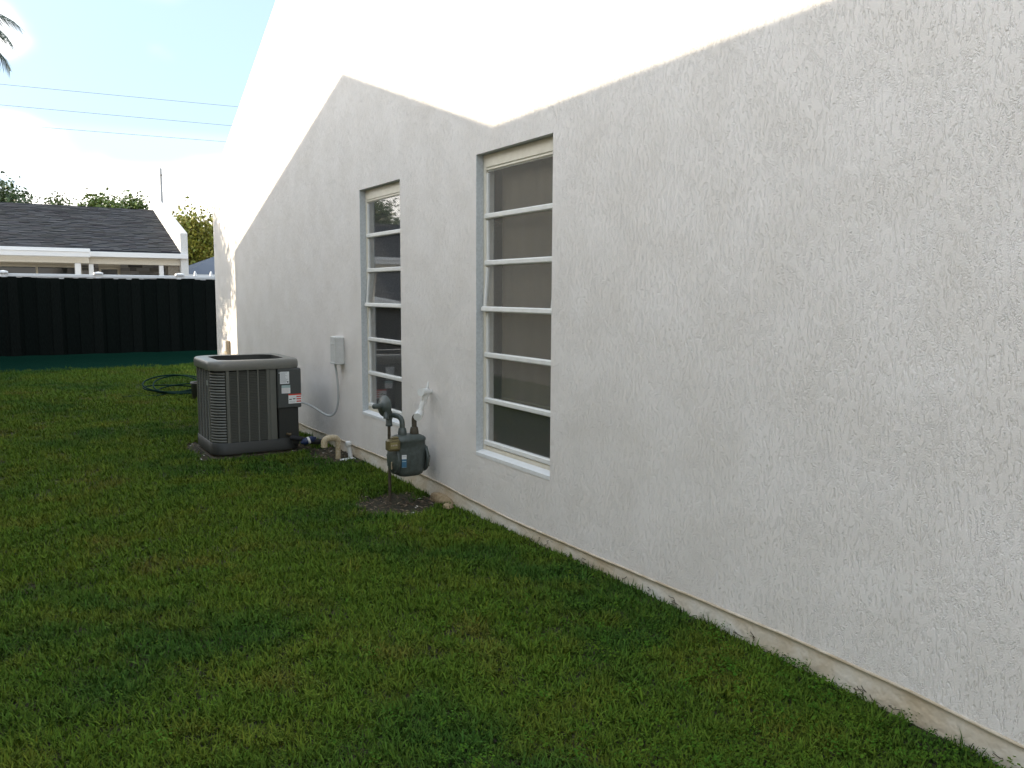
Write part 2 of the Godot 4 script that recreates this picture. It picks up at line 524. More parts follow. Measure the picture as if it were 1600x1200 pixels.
func build_house():
	var top := [Vector2(-14.0, 3.31), Vector2(-6.9, 6.52), Vector2(0.2, 3.31), Vector2(4.2, 3.31)]
	var wins := [[-7.58, -6.64, 0.44, 2.568], [-5.295, -4.32, 0.425, 2.585]]
	var house := thing("stucco_house", "white stucco house wall with two tall six-pane windows, sunlit along its top", "house", Vector3(WX, 0, -7))
	var loc := Transform3D(Basis.IDENTITY, -house.position)
	# outer skin of the wall, column by column between the window edges
	var s := Shape.new()
	var cuts := [-14.0, -7.58, -6.64, -5.295, -4.32, 4.2]
	var t := 0.15
	var face = func(poly: PackedVector2Array, x: float, away: Vector3):
		var idx := Geometry2D.triangulate_polygon(poly)
		for i in range(0, idx.size(), 3):
			var p := []
			for k in 3:
				p.append(loc * Vector3(x, poly[idx[i + k]].y, poly[idx[i + k]].x))
			s.tri(p[0], p[1], p[2], away)
	for i in cuts.size() - 1:
		var a: float = cuts[i]; var b: float = cuts[i + 1]
		var low := PackedVector2Array()
		var steps := maxi(2, int((b - a) / 0.22))
		for k in steps + 1:
			var z := lerpf(a, b, float(k) / steps)
			low.append(Vector2(z, lip_y(z)))
		var high := PackedVector2Array([Vector2(b, gable(b, top))])
		for q in [0.2, -6.9]:
			if q > a and q < b:
				high.append(Vector2(q, gable(q, top)))
		high.append(Vector2(a, gable(a, top)))
		var w = null
		for q in wins:
			if absf(q[0] - a) < 0.01:
				w = q
		var polys := []
		if w == null:
			var p := low.duplicate(); p.append_array(high); polys.append(p)
		else:
			var p := low.duplicate(); p.append_array(PackedVector2Array([Vector2(b, w[2]), Vector2(a, w[2])])); polys.append(p)
			var p2 := PackedVector2Array([Vector2(a, w[3]), Vector2(b, w[3])]); p2.append_array(high); polys.append(p2)
		for p in polys:
			face.call(p, WX, Vector3.LEFT)
			face.call(p, WX + t, Vector3.RIGHT)
		for k in steps:
			s.quad(loc * Vector3(WX, low[k].y, low[k].x), loc * Vector3(WX, low[k + 1].y, low[k + 1].x), loc * Vector3(WX + t, low[k + 1].y, low[k + 1].x), loc * Vector3(WX + t, low[k].y, low[k].x), Vector3.DOWN)
		for k in high.size() - 1:
			s.quad(loc * Vector3(WX, high[k].y, high[k].x), loc * Vector3(WX, high[k + 1].y, high[k + 1].x), loc * Vector3(WX + t, high[k + 1].y, high[k + 1].x), loc * Vector3(WX + t, high[k].y, high[k].x), Vector3.UP)
	for e in [[-14.0, Vector3.FORWARD], [4.2, Vector3.BACK]]:
		var z: float = e[0]
		s.quad(loc * Vector3(WX, lip_y(z), z), loc * Vector3(WX + t, lip_y(z), z), loc * Vector3(WX + t, gable(z, top), z), loc * Vector3(WX, gable(z, top), z), e[1])
	part(house, "wall", s.done(), M.stucco)
	for w in wins:
		# smooth plaster reveals
		var v := Shape.new()
		var za: float = w[0]; var zb: float = w[1]; var ya: float = w[2]; var yb: float = w[3]
		v.quad(loc * Vector3(WX, ya, za), loc * Vector3(WX, yb, za), loc * Vector3(WX + t, yb, za), loc * Vector3(WX + t, ya, za), Vector3.BACK)
		v.quad(loc * Vector3(WX, ya, zb), loc * Vector3(WX, yb, zb), loc * Vector3(WX + t, yb, zb), loc * Vector3(WX + t, ya, zb), Vector3.FORWARD)
		v.quad(loc * Vector3(WX, yb, za), loc * Vector3(WX, yb, zb), loc * Vector3(WX + t, yb, zb), loc * Vector3(WX + t, yb, za), Vector3.DOWN)
		v.quad(loc * Vector3(WX, ya, za), loc * Vector3(WX, ya, zb), loc * Vector3(WX + t, ya, zb), loc * Vector3(WX + t, ya, za), Vector3.UP)
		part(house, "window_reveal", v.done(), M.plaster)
		build_window(house, za, zb, ya, yb)
	# bead and foundation band at the foot
	var path := []
	var z := -14.0
	while z <= 4.21:
		path.append(loc * Vector3(WX + 0.0, lip_y(z) - 0.003, z)); z += 0.2
	part(house, "stop_bead", Shape.new().smooth(true).tube(path, 0.0075, 8).done(), M.bead)
	var f := Shape.new()
	var zz := -14.0
	while zz < 4.19:
		var z2 := zz + 0.2
		var xa := WX + 0.016 + 0.004 * bare_noise.get_noise_2d(zz * 3.0, 7.0); var xb := WX + 0.016 + 0.004 * bare_noise.get_noise_2d(z2 * 3.0, 7.0)
		f.smooth(true).quad(loc * Vector3(xa, lip_y(zz) + 0.02, zz), loc * Vector3(xb, lip_y(z2) + 0.02, z2), loc * Vector3(xb - 0.012, -0.05, z2), loc * Vector3(xa - 0.012, -0.05, zz), Vector3.LEFT)
		f.quad(loc * Vector3(xa - 0.012, -0.05, zz), loc * Vector3(xb - 0.012, -0.05, z2), loc * Vector3(xb - 0.02, -0.3, z2), loc * Vector3(xa - 0.02, -0.3, zz), Vector3.LEFT)
		zz = z2
	f.smooth(false).quad(loc * Vector3(WX + 0.01, -0.3, -14.0), loc * Vector3(11.9, -0.3, -14.0), loc * Vector3(11.9, 0.06, -14.0), loc * Vector3(WX + 0.01, 0.06, -14.0), Vector3.FORWARD)
	part(house, "foundation", f.done(), M.foundation)
	# rest of the shell, so that the rooms behind the panes are closed
	part(house, "rear_wall", Shape.new().prism(PackedVector2Array([Vector2(-14.0, -0.2), Vector2(4.2, -0.2), Vector2(4.2, 3.31), Vector2(0.2, 3.31), Vector2(-6.9, 6.52), Vector2(-14.0, 3.31)]), loc * Transform3D(Basis(Vector3(0, 0, 1), Vector3.UP, Vector3.LEFT), Vector3(12.0, 0, 0)), 0.22).done(), M.house_paint)
	part(house, "end_wall", Shape.new().box(loc * Vector3(7.43, 1.5, -13.885), Vector3(8.68, 2.9, 0.22)).done(), M.house_paint)
	part(house, "end_wall", Shape.new().box(loc * Vector3(7.43, 1.5, 4.085), Vector3(8.68, 2.9, 0.22)).done(), M.house_paint)
	part(house, "floor", Shape.new().box(loc * Vector3(7.43, 0.0, -4.9), Vector3(8.68, 0.1, 17.7)).done(), M.dark_floor)
	for side in [[-13.98, -6.9], [-6.9, 0.2], [0.2, 4.15]]:
		var rf := Shape.new()
		var y0 := gable(side[0], top) - 0.3; var y1 := gable(side[1], top) - 0.3
		rf.prism(PackedVector2Array([Vector2(side[0], y0), Vector2(side[1], y1), Vector2(side[1], y1 - 0.15), Vector2(side[0], y0 - 0.15)]), loc * Transform3D(Basis(Vector3(0, 0, 1), Vector3.UP, Vector3.LEFT), Vector3(11.77, 0, 0)), 8.68)
		part(house, "roof", rf.done(), M.shingle)

func build_window(house: Node3D, za: float, zb: float, ya: float, yb: float):
	# awning window: six glazed sashes one above the other, the third from the top a little open
	var w := zb - za
	var xf := WX + 0.058
	var win := Node3D.new()
	win.name = "window"
	win.position = Vector3(xf, ya, (za + zb) * 0.5) - house.position
	house.add_child(win, true)
	var h := yb - ya
	var f := Shape.new()
	var e := w * 0.5 - 0.001
	f.box(Vector3(0.035, h * 0.5, -e + 0.018), Vector3(0.07, h - 0.002, 0.036), 0.003)
	f.box(Vector3(0.035, h * 0.5, e - 0.018), Vector3(0.07, h - 0.002, 0.036), 0.003)
	f.box(Vector3(0.034, h - 0.047, 0), Vector3(0.074, 0.092, w - 0.075), 0.004)
	f.box(Vector3(0.020, h - 0.102, 0), Vector3(0.034, 0.018, w - 0.075), 0.003)
	f.box(Vector3(0.0375, 0.026, 0), Vector3(0.066, 0.05, w - 0.075), 0.004)
	part(win, "frame", f.done(), M.frame_paint)
	var sill := Shape.new()
	sill.prism(PackedVector2Array([Vector2(-0.062, -0.02), Vector2(-0.062, 0.006), Vector2(-0.002, 0.022), Vector2(-0.002, -0.02)]), Transform3D(Basis(Vector3.RIGHT, Vector3.UP, Vector3.BACK), Vector3(0, 0, -e + 0.001)), w - 0.004)
	part(win, "sill", sill.done(), M.sill_paint)
	if zb > -5.0:
		var bl := Shape.new().smooth(true)
		var bw := w - 0.19
		for k in 48:
			var z0 := -bw * 0.5 + bw * k / 48.0; var z1 := z0 + bw / 48.0
			var x0 := 0.105 + 0.004 * sin(k * 0.55); var x1 := 0.105 + 0.004 * sin((k + 1) * 0.55)
			bl.quad(Vector3(x0, h - 0.03, z0), Vector3(x1, h - 0.03, z1), Vector3(x1, 0.40, z1), Vector3(x0, 0.40, z0), Vector3.LEFT)
		bl.smooth(false).box(Vector3(0.106, 0.40, 0), Vector3(0.022, 0.03, bw), 0.006)
		part(win, "blind", bl.done(), M.blind)
	var y_top := h - 0.108
	var y_bot := 0.054
	var pitch := (y_top - y_bot) / 6.0
	for k in 6:
		var y1 := y_top - pitch * k
		var hh := pitch + 0.012 if k < 5 else pitch - 0.004
		var iw := w - 0.078
		var sash := Shape.new()
		sash.box(Vector3(0.008, -0.006, 0), Vector3(0.012, 0.010, iw), 0.002)
		sash.box(Vector3(-0.004, -hh + 0.019, 0), Vector3(0.034, 0.038, iw + 0.02), 0.007)
		sash.box(Vector3(0.001, -hh * 0.5 + 0.004, -iw * 0.5 + 0.012), Vector3(0.022, hh - 0.05, 0.022), 0.003)
		sash.box(Vector3(0.001, -hh * 0.5 + 0.004, iw * 0.5 - 0.012), Vector3(0.022, hh - 0.05, 0.022), 0.003)
		var open := [0.004, 0.0, 0.085, 0.006, 0.0, 0.010]
		var at := Transform3D(Basis(Vector3.BACK, -open[k]), Vector3(0.012, y1, 0))
		part(win, "sash", sash.done(), M.sash_paint, at)
		part(win, "pane", Shape.new().box(Vector3(0.004, -hh * 0.5 + 0.012, 0), Vector3(0.005, hh - 0.045, iw - 0.04)).done(), M.glass, at)

# ------------------------------------------------------------------ condenser and its fittings
func rounded_square(half: float, rad: float, steps := 8) -> Array:
	var out := []
	for q in 4:
		var c := Vector2(half - rad, half - rad).rotated(q * PI * 0.5)
		for k in steps + 1:
			var a := q * PI * 0.5 + PI * 0.5 * k / steps
			out.append(c + Vector2(cos(a), sin(a)) * rad)
	return out

func ring_wall(s: Shape, outline: Array, y0: float, y1: float, inset0 := 1.0, inset1 := 1.0):
	for i in outline.size():
		var a: Vector2 = outline[i]; var b: Vector2 = outline[(i + 1) % outline.size()]
		s.quad(Vector3(a.x * inset0, y0, a.y * inset0), Vector3(b.x * inset0, y0, b.y * inset0), Vector3(b.x * inset1, y1, b.y * inset1), Vector3(a.x * inset1, y1, a.y * inset1), Vector3(a.x + b.x, (inset0 - inset1) * 6.0, a.y + b.y))

func build_condenser():
	var o := thing("air_conditioner", "grey air conditioning condenser with louvred sides on the lawn by the white wall", "air conditioner", Vector3(2.15, -0.025, -8.9))
	var half := 0.435
	part(o, "mounting_pad", Shape.new().box(Vector3(0, -0.075, 0), Vector3(0.93, 0.10, 0.93), 0.02).done(), M.pad)
	var b := Shape.new().smooth(true)
	ring_wall(b, rounded_square(half + 0.012, 0.15), 0.0, 0.112)
	ring_wall(b, rounded_square(half + 0.012, 0.15), 0.112, 0.118, 1.0, 0.97)
	part(o, "base_pan", b.done(), M.ac_dark)
	var coil := Shape.new().smooth(true)
	ring_wall(coil, rounded_square(half - 0.055, 0.11), 0.08, 0.86)
	part(o, "coil", coil.done(), M.coil)
	# top cap: a rounded square rim with a round fan opening
	var cap := Shape.new().smooth(true)
	var out := rounded_square(half + 0.018, 0.14, 8)
	var prof := [[1.0, 0.845], [1.012, 0.858], [1.012, 0.905], [1.0, 0.928], [0.975, 0.940], [0.93, 0.944]]
	for k in prof.size() - 1:
		ring_wall(cap, out, prof[k][1], prof[k + 1][1], prof[k][0], prof[k + 1][0])
	var fan_r := 0.41
	var shroud := Shape.new().smooth(true)
	for i in out.size():
		var a: Vector2 = out[i] * 0.93; var c: Vector2 = out[(i + 1) % out.size()] * 0.93
		var an := a.normalized() * fan_r; var cn := c.normalized() * fan_r
		cap.quad(Vector3(a.x, 0.944, a.y), Vector3(c.x, 0.944, c.y), Vector3(cn.x, 0.942, cn.y), Vector3(an.x, 0.942, an.y), Vector3.UP)
		shroud.quad(Vector3(an.x, 0.938, an.y), Vector3(cn.x, 0.938, cn.y), Vector3(cn.x * 0.97, 0.80, cn.y * 0.97), Vector3(an.x * 0.97, 0.80, an.y * 0.97), -Vector3(an.x, 0, an.y))
	part(o, "top_cap", cap.done(), M.ac_cap)
	part(o, "fan_shroud", shroud.done(), M.ac_dark)
	var guard := Shape.new().smooth(true)
	for k in 9:
		var pts := []
		var rr := 0.06 + 0.039 * k
		for q in 33:
			pts.append(Vector3(cos(TAU * q / 32.0) * rr, 0.885, sin(TAU * q / 32.0) * rr))
		guard.tube(pts, 0.003, 5, false)
	for k in 8:
		var d := Vector3(cos(TAU * k / 8.0), 0, sin(TAU * k / 8.0))
		guard.tube([d * 0.05 + Vector3.UP * 0.882, d * 0.40 + Vector3.UP * 0.882], 0.004, 5)
	part(o, "fan_guard", guard.done(), M.ac_dark)
	var motor := Shape.new().smooth(true).lathe([Vector2(0.0, 0.88), Vector2(0.07, 0.875), Vector2(0.085, 0.86), Vector2(0.085, 0.74), Vector2(0.0, 0.735)], Transform3D.IDENTITY, 20)
	part(o, "fan_motor", motor.done(), M.ac_dark)
	for k in 3:
		var fb := Shape.new()
		var a := TAU * k / 3.0
		var d := Vector3(cos(a), 0, sin(a)); var e := Vector3(-sin(a), 0, cos(a))
		var up := Vector3.UP
		fb.box(d * 0.22 + up * 0.72, Vector3(0.28, 0.006, 0.18), 0.0, Basis(d, up, e) * Basis(Vector3.RIGHT, 0.4))
		part(o, "fan_blade", fb.done(), M.ac_dark)
	# four faces of fine louvres in upright bands; the near one stops at the service corner
	for q in 4:
		var turn := Basis(Vector3.UP, q * PI * 0.5)
		var lou := Shape.new()
		var bands := 4
		var x0 := -0.285; var x1 := 0.285
		if q == 0:
			x0 = -0.285; x1 = 0.115
		var bw := (x1 - x0) / bands
		for c in bands:
			var bc := x0 + bw * (c + 0.5)
			var y := 0.115
			while y < 0.835:
				lou.box(turn * Vector3(bc, y, half - 0.012), Vector3(bw - 0.02, 0.0035, 0.020), 0.0, turn * Basis(Vector3.RIGHT, 0.55))
				y += 0.0165
		var lp := part(o, "louver_panel", lou.done(), M.ac_body)
		stuff(lp)
		var ribs := Shape.new()
		for c in bands + 1:
			ribs.box(turn * Vector3(x0 + bw * c, 0.475, half - 0.004), Vector3(0.018 if c > 0 and c < bands else 0.034, 0.745, 0.018), 0.004, turn)
		if q == 0:
			ribs.box(turn * Vector3(0.165, 0.475, half - 0.006), Vector3(0.066, 0.745, 0.020), 0.004, turn)
		ribs.box(turn * Vector3((x0 + x1) * 0.5, 0.107, half - 0.005), Vector3(x1 - x0 + 0.03, 0.018, 0.014), 0.003, turn)
		part(o, "panel_rib", ribs.done(), M.ac_body)
		# rounded corners with wider slots
		if q != 3 or true:
			var cg := Shape.new().smooth(true)
			var cc := Vector3(-(half - 0.14), 0, half - 0.14)
			var y := 0.125
			if not (q == 1):
				while y < 0.83:
					var pts := []
					for k in 9:
						var a := PI * 0.5 + PI * 0.5 * (k + 0.6) / 9.2
						pts.append([cos(a), sin(a)])
					for k in 8:
						var r0 := 0.14; var r1 := 0.118
						var p := Vector3(pts[k][0], 0, pts[k][1]); var p2 := Vector3(pts[k + 1][0], 0, pts[k + 1][1])
						var up := Vector3.UP
						cg.quad(turn * (cc + p * r0 + up * y), turn * (cc + p2 * r0 + up * y), turn * (cc + p2 * r0 + up * (y + 0.013)), turn * (cc + p * r0 + up * (y + 0.013)), turn * p)
						cg.quad(turn * (cc + p * r0 + up * (y + 0.013)), turn * (cc + p2 * r0 + up * (y + 0.013)), turn * (cc + p2 * r1 + up * (y + 0.017)), turn * (cc + p * r1 + up * (y + 0.017)), Vector3.UP)
					y += 0.0285
				var cgp := part(o, "corner_grille", cg.done(), M.ac_body)
				stuff(cgp)
	# service corner: proud control box above, recessed dark panel below
	part(o, "service_panel", Shape.new().box(Vector3(0.32, 0.24, half - 0.045), Vector3(0.21, 0.40, 0.09), 0.008).box(Vector3(0.395, 0.24, half - 0.16), Vector3(0.07, 0.40, 0.14), 0.008).done(), M.ac_dark)
	part(o, "control_box", Shape.new().box(Vector3(0.33, 0.638, half - 0.035), Vector3(0.245, 0.41, 0.115), 0.010).box(Vector3(0.395, 0.638, half - 0.18), Vector3(0.10, 0.41, 0.18), 0.006).done(), M.ac_box)
	part(o, "screw", Shape.new().smooth(true).lathe([Vector2(0.0, 0.006), Vector2(0.006, 0.005), Vector2(0.007, 0.0)], Transform3D(Basis(Vector3.RIGHT, Vector3.BACK, Vector3.DOWN), Vector3(0.225, 0.80, half + 0.0225)), 8).done(), M.steel)
	var zf := half + 0.0245
	for q in [[0.232, 0.812, 0.095, 0.125, 0, "white rating sticker with grey print"], [0.246, 0.672, 0.090, 0.085, 1, "pale green and white sticker"], [0.315, 0.578, 0.135, 0.100, 2, "white warning sticker with red bars"]]:
		var sh := Shape.new()
		var x: float = q[0]; var y: float = q[1]; var w: float = q[2]; var h: float = q[3]
		sh.quad_uv(Vector3(x, y, zf), Vector3(x + w, y, zf), Vector3(x + w, y - h, zf), Vector3(x, y - h, zf))
		var m := mat(Color.WHITE, 0.5)
		m.albedo_texture = sticker(128, 128, q[4])
		part(o, "sticker", sh.done(), m).set_meta("label", q[5])
	part(o, "badge", Shape.new().box(Vector3(-0.455, 0.72, 0.30), Vector3(0.006, 0.05, 0.03), 0.002).done(), M.steel)
	for q in [[0.30, 0.16], [0.36, 0.10]]:
		part(o, "service_valve", Shape.new().smooth(true).tube([Vector3(q[0], q[1], half - 0.01), Vector3(q[0], q[1], half + 0.04), Vector3(q[0] + 0.03, q[1], half + 0.05)], 0.014, 8).done(), M.brass)

	# lines running from the service corner to the wall
	var line := part(self, "refrigerant_line", Shape.new().smooth(true).tube(bezier(Vector3(2.47, 0.10, -8.42), Vector3(2.62, 0.10, -8.30), Vector3(2.72, -0.02, -8.5), Vector3(2.95, 0.01, -8.62)), 0.026, 10).done(), M.black_foam)
	meta(line, "black foam-covered refrigerant line running from the condenser to the wall foot", "pipe")
	var filt := thing("filter_drier", "small blue filter canister with white band on the refrigerant line by the condenser", "canister", Vector3(2.62, 0.075, -8.30))
	var turn := Transform3D(Basis(Vector3.BACK, -PI * 0.5 + 0.25), Vector3.ZERO)
	part(filt, "canister", Shape.new().smooth(true).lathe([Vector2(0.0, 0.085), Vector2(0.012, 0.083), Vector2(0.018, 0.065), Vector2(0.036, 0.05), Vector2(0.036, -0.05), Vector2(0.018, -0.065), Vector2(0.012, -0.083), Vector2(0.0, -0.085)], turn, 16).done(), M.blue_paint)
	part(filt, "band", Shape.new().smooth(true).lathe([Vector2(0.0365, 0.012), Vector2(0.0372, 0.012), Vector2(0.0372, -0.012), Vector2(0.0365, -0.012)], turn, 16).done(), M.white_plastic)

	# flexible conduit to the disconnect box
	var whip := part(self, "conduit", Shape.new().smooth(true).tube(bezier(Vector3(2.60, 0.455, -8.47), Vector3(2.78, 0.42, -8.47), Vector3(2.86, 0.22, -8.36), Vector3(2.905, 0.36, -8.26)) + bezier(Vector3(2.905, 0.36, -8.26), Vector3(2.93, 0.47, -8.20), Vector3(2.915, 0.62, -8.17), Vector3(2.885, 0.87, -8.19)).slice(1), 0.0115, 9).done(), M.conduit)
	meta(whip, "looping grey flexible conduit from the condenser up to the grey wall box", "conduit")
	var box := thing("disconnect_box", "pale grey electrical disconnect box on the wall between condenser and small window", "electrical box", Vector3(2.94, 1.01, -8.13))
	part(box, "housing", Shape.new().box(Vector3(-0.045, 0.0, 0.0), Vector3(0.088, 0.28, 0.135), 0.006).done(), M.box_grey)
	part(box, "cover", Shape.new().box(Vector3(-0.094, 0.012, 0.0), Vector3(0.014, 0.262, 0.141), 0.005).box(Vector3(-0.094, -0.126, 0.0), Vector3(0.03, 0.014, 0.141), 0.004).done(), M.box_grey)
	part(box, "cover_clip", Shape.new().box(Vector3(-0.104, 0.07, 0.0), Vector3(0.01, 0.012, 0.05), 0.003).done(), M.box_grey)
	part(box, "bracket", Shape.new().box(Vector3(-0.012, 0.128, -0.15), Vector3(0.02, 0.02, 0.16), 0.004).done(), M.white_plastic)
	var hood := thing("outlet_box", "small pale outlet box low on the far end of the white wall, behind the condenser", "outlet box", Vector3(2.94, 0.745, -13.15))
	part(hood, "housing", Shape.new().box(Vector3(-0.03, 0.0, 0.0), Vector3(0.058, 0.22, 0.14), 0.008).done(), M.box_tan)
	part(hood, "cover", Shape.new().box(Vector3(-0.066, 0.03, 0.0), Vector3(0.02, 0.16, 0.13), 0.006).done(), M.white_plastic)
	part(hood, "conduit", Shape.new().smooth(true).tube([Vector3(-0.02, -0.10, 0.0), Vector3(-0.02, -0.72, 0.0)], 0.012, 8).done(), M.box_tan)

	# condensate drain
	var pvc := thing("drain_pipe", "cream plastic drain pipe bent down like a cane beside the condenser", "drain pipe", Vector3(2.76, -0.06, -7.80))
	part(pvc, "pipe", Shape.new().smooth(true).tube([Vector3(0, -0.02, 0), Vector3(0, 0.19, 0)], 0.026, 14).done(), M.cream_plastic)
	var arc := []
	for k in 8:
		var a := PI * 0.5 * k / 7.0
		arc.append(Vector3(-0.045 + 0.045 * cos(a), 0.185 + 0.045 * sin(a), 0))
	for k in 8:
		var a := PI * 0.5 * k / 7.0
		arc.append(Vector3(-0.095 - 0.045 * sin(a), 0.185 + 0.045 * cos(a), 0))
	arc.append(Vector3(-0.14, 0.145, 0))
	part(pvc, "elbow", Shape.new().smooth(true).tube(arc, 0.032, 14).done(), M.cream_plastic)
	var cap2 := thing("pipe_cap", "short white capped pipe stub at the wall foot beside the cream drain", "pipe cap", Vector3(2.87, 0.0, -7.80))
	part(cap2, "stub", Shape.new().smooth(true).tube([Vector3(0.03, -0.10, 0), Vector3(0.0, 0.09, 0)], 0.022, 12).done(), M.white_plastic)
	part(cap2, "cap", Shape.new().smooth(true).lathe([Vector2(0.0, 0.035), Vector2(0.026, 0.032), Vector2(0.03, 0.02), Vector2(0.03, -0.02), Vector2(0.026, -0.02)], Transform3D(Basis.IDENTITY, Vector3(0.0, 0.09, 0)), 14).done(), M.white_plastic)
	var sp := part(self, "splash_board", Shape.new().box(Vector3(2.83, 0.012 - 0.055, -7.72), Vector3(0.15, 0.018, 0.06), 0.005, Basis(Vector3.UP, 0.25)).done(), M.white_plastic)
	meta(sp, "flat white plastic strip lying on the soil under the pipe stub", "plastic strip")

func bezier(a: Vector3, b: Vector3, c: Vector3, d: Vector3, n := 14) -> Array:
	var out := []
	for i in n + 1:
		out.append(a.bezier_interpolate(b, c, d, float(i) / n))
	return out

# ------------------------------------------------------------------ gas meter
func build_meter():
	var o := thing("gas_meter", "grey gas meter with round regulator standing on its riser under the small window", "gas meter", Vector3(2.73, 0.30, -6.05))
	# case: rounded box that narrows to the foot
	var s := Shape.new().smooth(true)
	var prof := [[0.0, -0.168, 0.0], [0.62, -0.168, 0.0], [0.82, -0.155, 0.0], [0.93, -0.12, 0.0], [1.0, -0.03, 0.0], [1.02, 0.05, 0.0], [1.0, 0.115, 0.0], [1.04, 0.118, 0.0], [1.04, 0.135, 0.0], [0.95, 0.150, 0.0], [0.7, 0.165, 0.0], [0.0, 0.168, 0.0]]
	var ring := []
	for k in 40:
		var a := TAU * k / 40.0
		var c := cos(a); var d := sin(a)
		ring.append(Vector2(signf(c) * pow(absf(c), 0.55) * 0.132, signf(d) * pow(absf(d), 0.55) * 0.092))
	for i in prof.size() - 1:
		for k in 40:
			var p: Vector2 = ring[k]; var q: Vector2 = ring[(k + 1) % 40]
			var f0: float = prof[i][0]; var f1: float = prof[i + 1][0]; var y0: float = prof[i][1]; var y1: float = prof[i + 1][1]
			var away := Vector3((p.x + q.x) * (y1 - y0), (f0 - f1) * 0.1, (p.y + q.y) * (y1 - y0))
			if f0 > 0.0: s.tri(Vector3(p.x * f0, y0, p.y * f0), Vector3(q.x * f0, y0, q.y * f0), Vector3(q.x * f1, y1, q.y * f1), away)
			if f1 > 0.0: s.tri(Vector3(p.x * f0, y0, p.y * f0), Vector3(q.x * f1, y1, q.y * f1), Vector3(p.x * f1, y1, p.y * f1), away)
	part(o, "case", s.done(), M.meter_grey)
	var right := Transform3D(Basis(Vector3.DOWN, Vector3.RIGHT, Vector3.BACK), Vector3(0.128, -0.03, 0))
	var left := Transform3D(Basis(Vector3.UP, Vector3.LEFT, Vector3.BACK), Vector3(-0.128, -0.03, 0))
	for q in [right, left]:
		var cv := Shape.new().smooth(true)
		cv.lathe([Vector2(0.0, 0.034), Vector2(0.06, 0.032), Vector2(0.088, 0.022), Vector2(0.096, 0.012), Vector2(0.112, 0.010), Vector2(0.116, 0.004), Vector2(0.116, -0.012), Vector2(0.10, -0.014)], q, 28)
		part(o, "diaphragm_cover", cv.done(), M.meter_grey)
		for k in 8:
			var a := TAU * k / 8.0 + 0.2
			part(o, "bolt", Shape.new().lathe([Vector2(0.0, 0.017), Vector2(0.006, 0.016), Vector2(0.007, 0.008)], q * Transform3D(Basis.IDENTITY, Vector3(cos(a) * 0.105, 0, sin(a) * 0.105)), 6).done(), M.meter_grey)
	# index box on the near left, and the stickers
	var ib := part(o, "index_box", Shape.new().box(Vector3(-0.165, 0.105, 0.075), Vector3(0.105, 0.092, 0.075), 0.012).box(Vector3(-0.145, 0.158, 0.06), Vector3(0.06, 0.02, 0.05), 0.008).done(), M.olive_plastic)
	var iw := MeshInstance3D.new()
	iw.name = "index_window"
	iw.mesh = Shape.new().box(Vector3(-0.172, 0.105, 0.114), Vector3(0.062, 0.05, 0.004), 0.002).done()
	iw.material_override = M.amber_plastic
	ib.add_child(iw, true)
	for k in 4:
		var dl := MeshInstance3D.new()
		dl.name = "dial"
		dl.mesh = Shape.new().lathe([Vector2(0.0, 0.003), Vector2(0.006, 0.003), Vector2(0.0065, 0.0)], Transform3D(Basis(Vector3.RIGHT, Vector3.BACK, Vector3.DOWN), Vector3(-0.193 + 0.014 * k, 0.108, 0.1155)), 12).done()
		dl.material_override = M.box_tan
		ib.add_child(dl, true)
	var st := Shape.new()
	st.quad_uv(Vector3(-0.098, 0.02, 0.0955), Vector3(-0.058, 0.018, 0.0975), Vector3(-0.058, -0.085, 0.0945), Vector3(-0.098, -0.083, 0.0925))
	var m := mat(Color.WHITE, 0.45)
	m.albedo_texture = sticker(64, 128, 3)
	part(o, "sticker", st.done(), m).set_meta("label", "blue and white sticker")
	part(o, "paper_tag", Shape.new().box(Vector3(-0.165, -0.065, 0.05), Vector3(0.004, 0.06, 0.03), 0.001, Basis(Vector3.UP, -0.7)).done(), M.cream_plastic)
	# riser, regulator, elbows
	part(o, "riser_pipe", Shape.new().smooth(true).tube([Vector3(-0.115, -0.45, -0.115), Vector3(-0.115, 0.25, -0.115)], 0.013, 12).done(), M.pipe_brown)
	part(o, "coupling", Shape.new().smooth(true).lathe([Vector2(0.02, 0.035), Vector2(0.027, 0.03), Vector2(0.027, -0.02), Vector2(0.03, -0.022), Vector2(0.03, -0.038), Vector2(0.017, -0.04)], Transform3D(Basis.IDENTITY, Vector3(-0.115, 0.265, -0.115)), 8).done(), M.meter_grey)
	var reg := Shape.new().smooth(true)
	var ax := Vector3(-0.95, 0.08, 0.22).normalized()
	var u := ax.cross(Vector3.UP).normalized()
	var rt := Transform3D(Basis(u, ax, u.cross(ax)), Vector3(-0.165, 0.395, -0.085))
	reg.lathe([Vector2(0.0, 0.038), Vector2(0.020, 0.036), Vector2(0.040, 0.028), Vector2(0.052, 0.012), Vector2(0.083, 0.008), Vector2(0.086, 0.003), Vector2(0.086, -0.007), Vector2(0.080, -0.011), Vector2(0.054, -0.014), Vector2(0.035, -0.034), Vector2(0.0, -0.038)], rt, 28)
	var rp := part(o, "regulator", reg.done(), M.meter_grey)
	for q in [[Vector3(0.0, 0.03, 0.0), 0.021, 0.075], [Vector3(0.0, 0.0, 0.0), 0.0, 0.0]]:
		if q[1] > 0.0:
			var vb := MeshInstance3D.new()
			vb.name = "spring_tower"
			vb.mesh = Shape.new().smooth(true).lathe([Vector2(0.0, q[2] + 0.036), Vector2(q[1] * 0.8, q[2] + 0.034), Vector2(q[1], q[2] + 0.028), Vector2(q[1], 0.02)], rt, 16).done()
			vb.material_override = M.meter_grey
			rp.add_child(vb, true)
	part(o, "vent", Shape.new().smooth(true).tube([Vector3(-0.155, 0.355, -0.06), Vector3(-0.168, 0.325, -0.045), Vector3(-0.172, 0.30, -0.04)], [0.020, 0.022, 0.022], 12).done(), M.meter_grey)
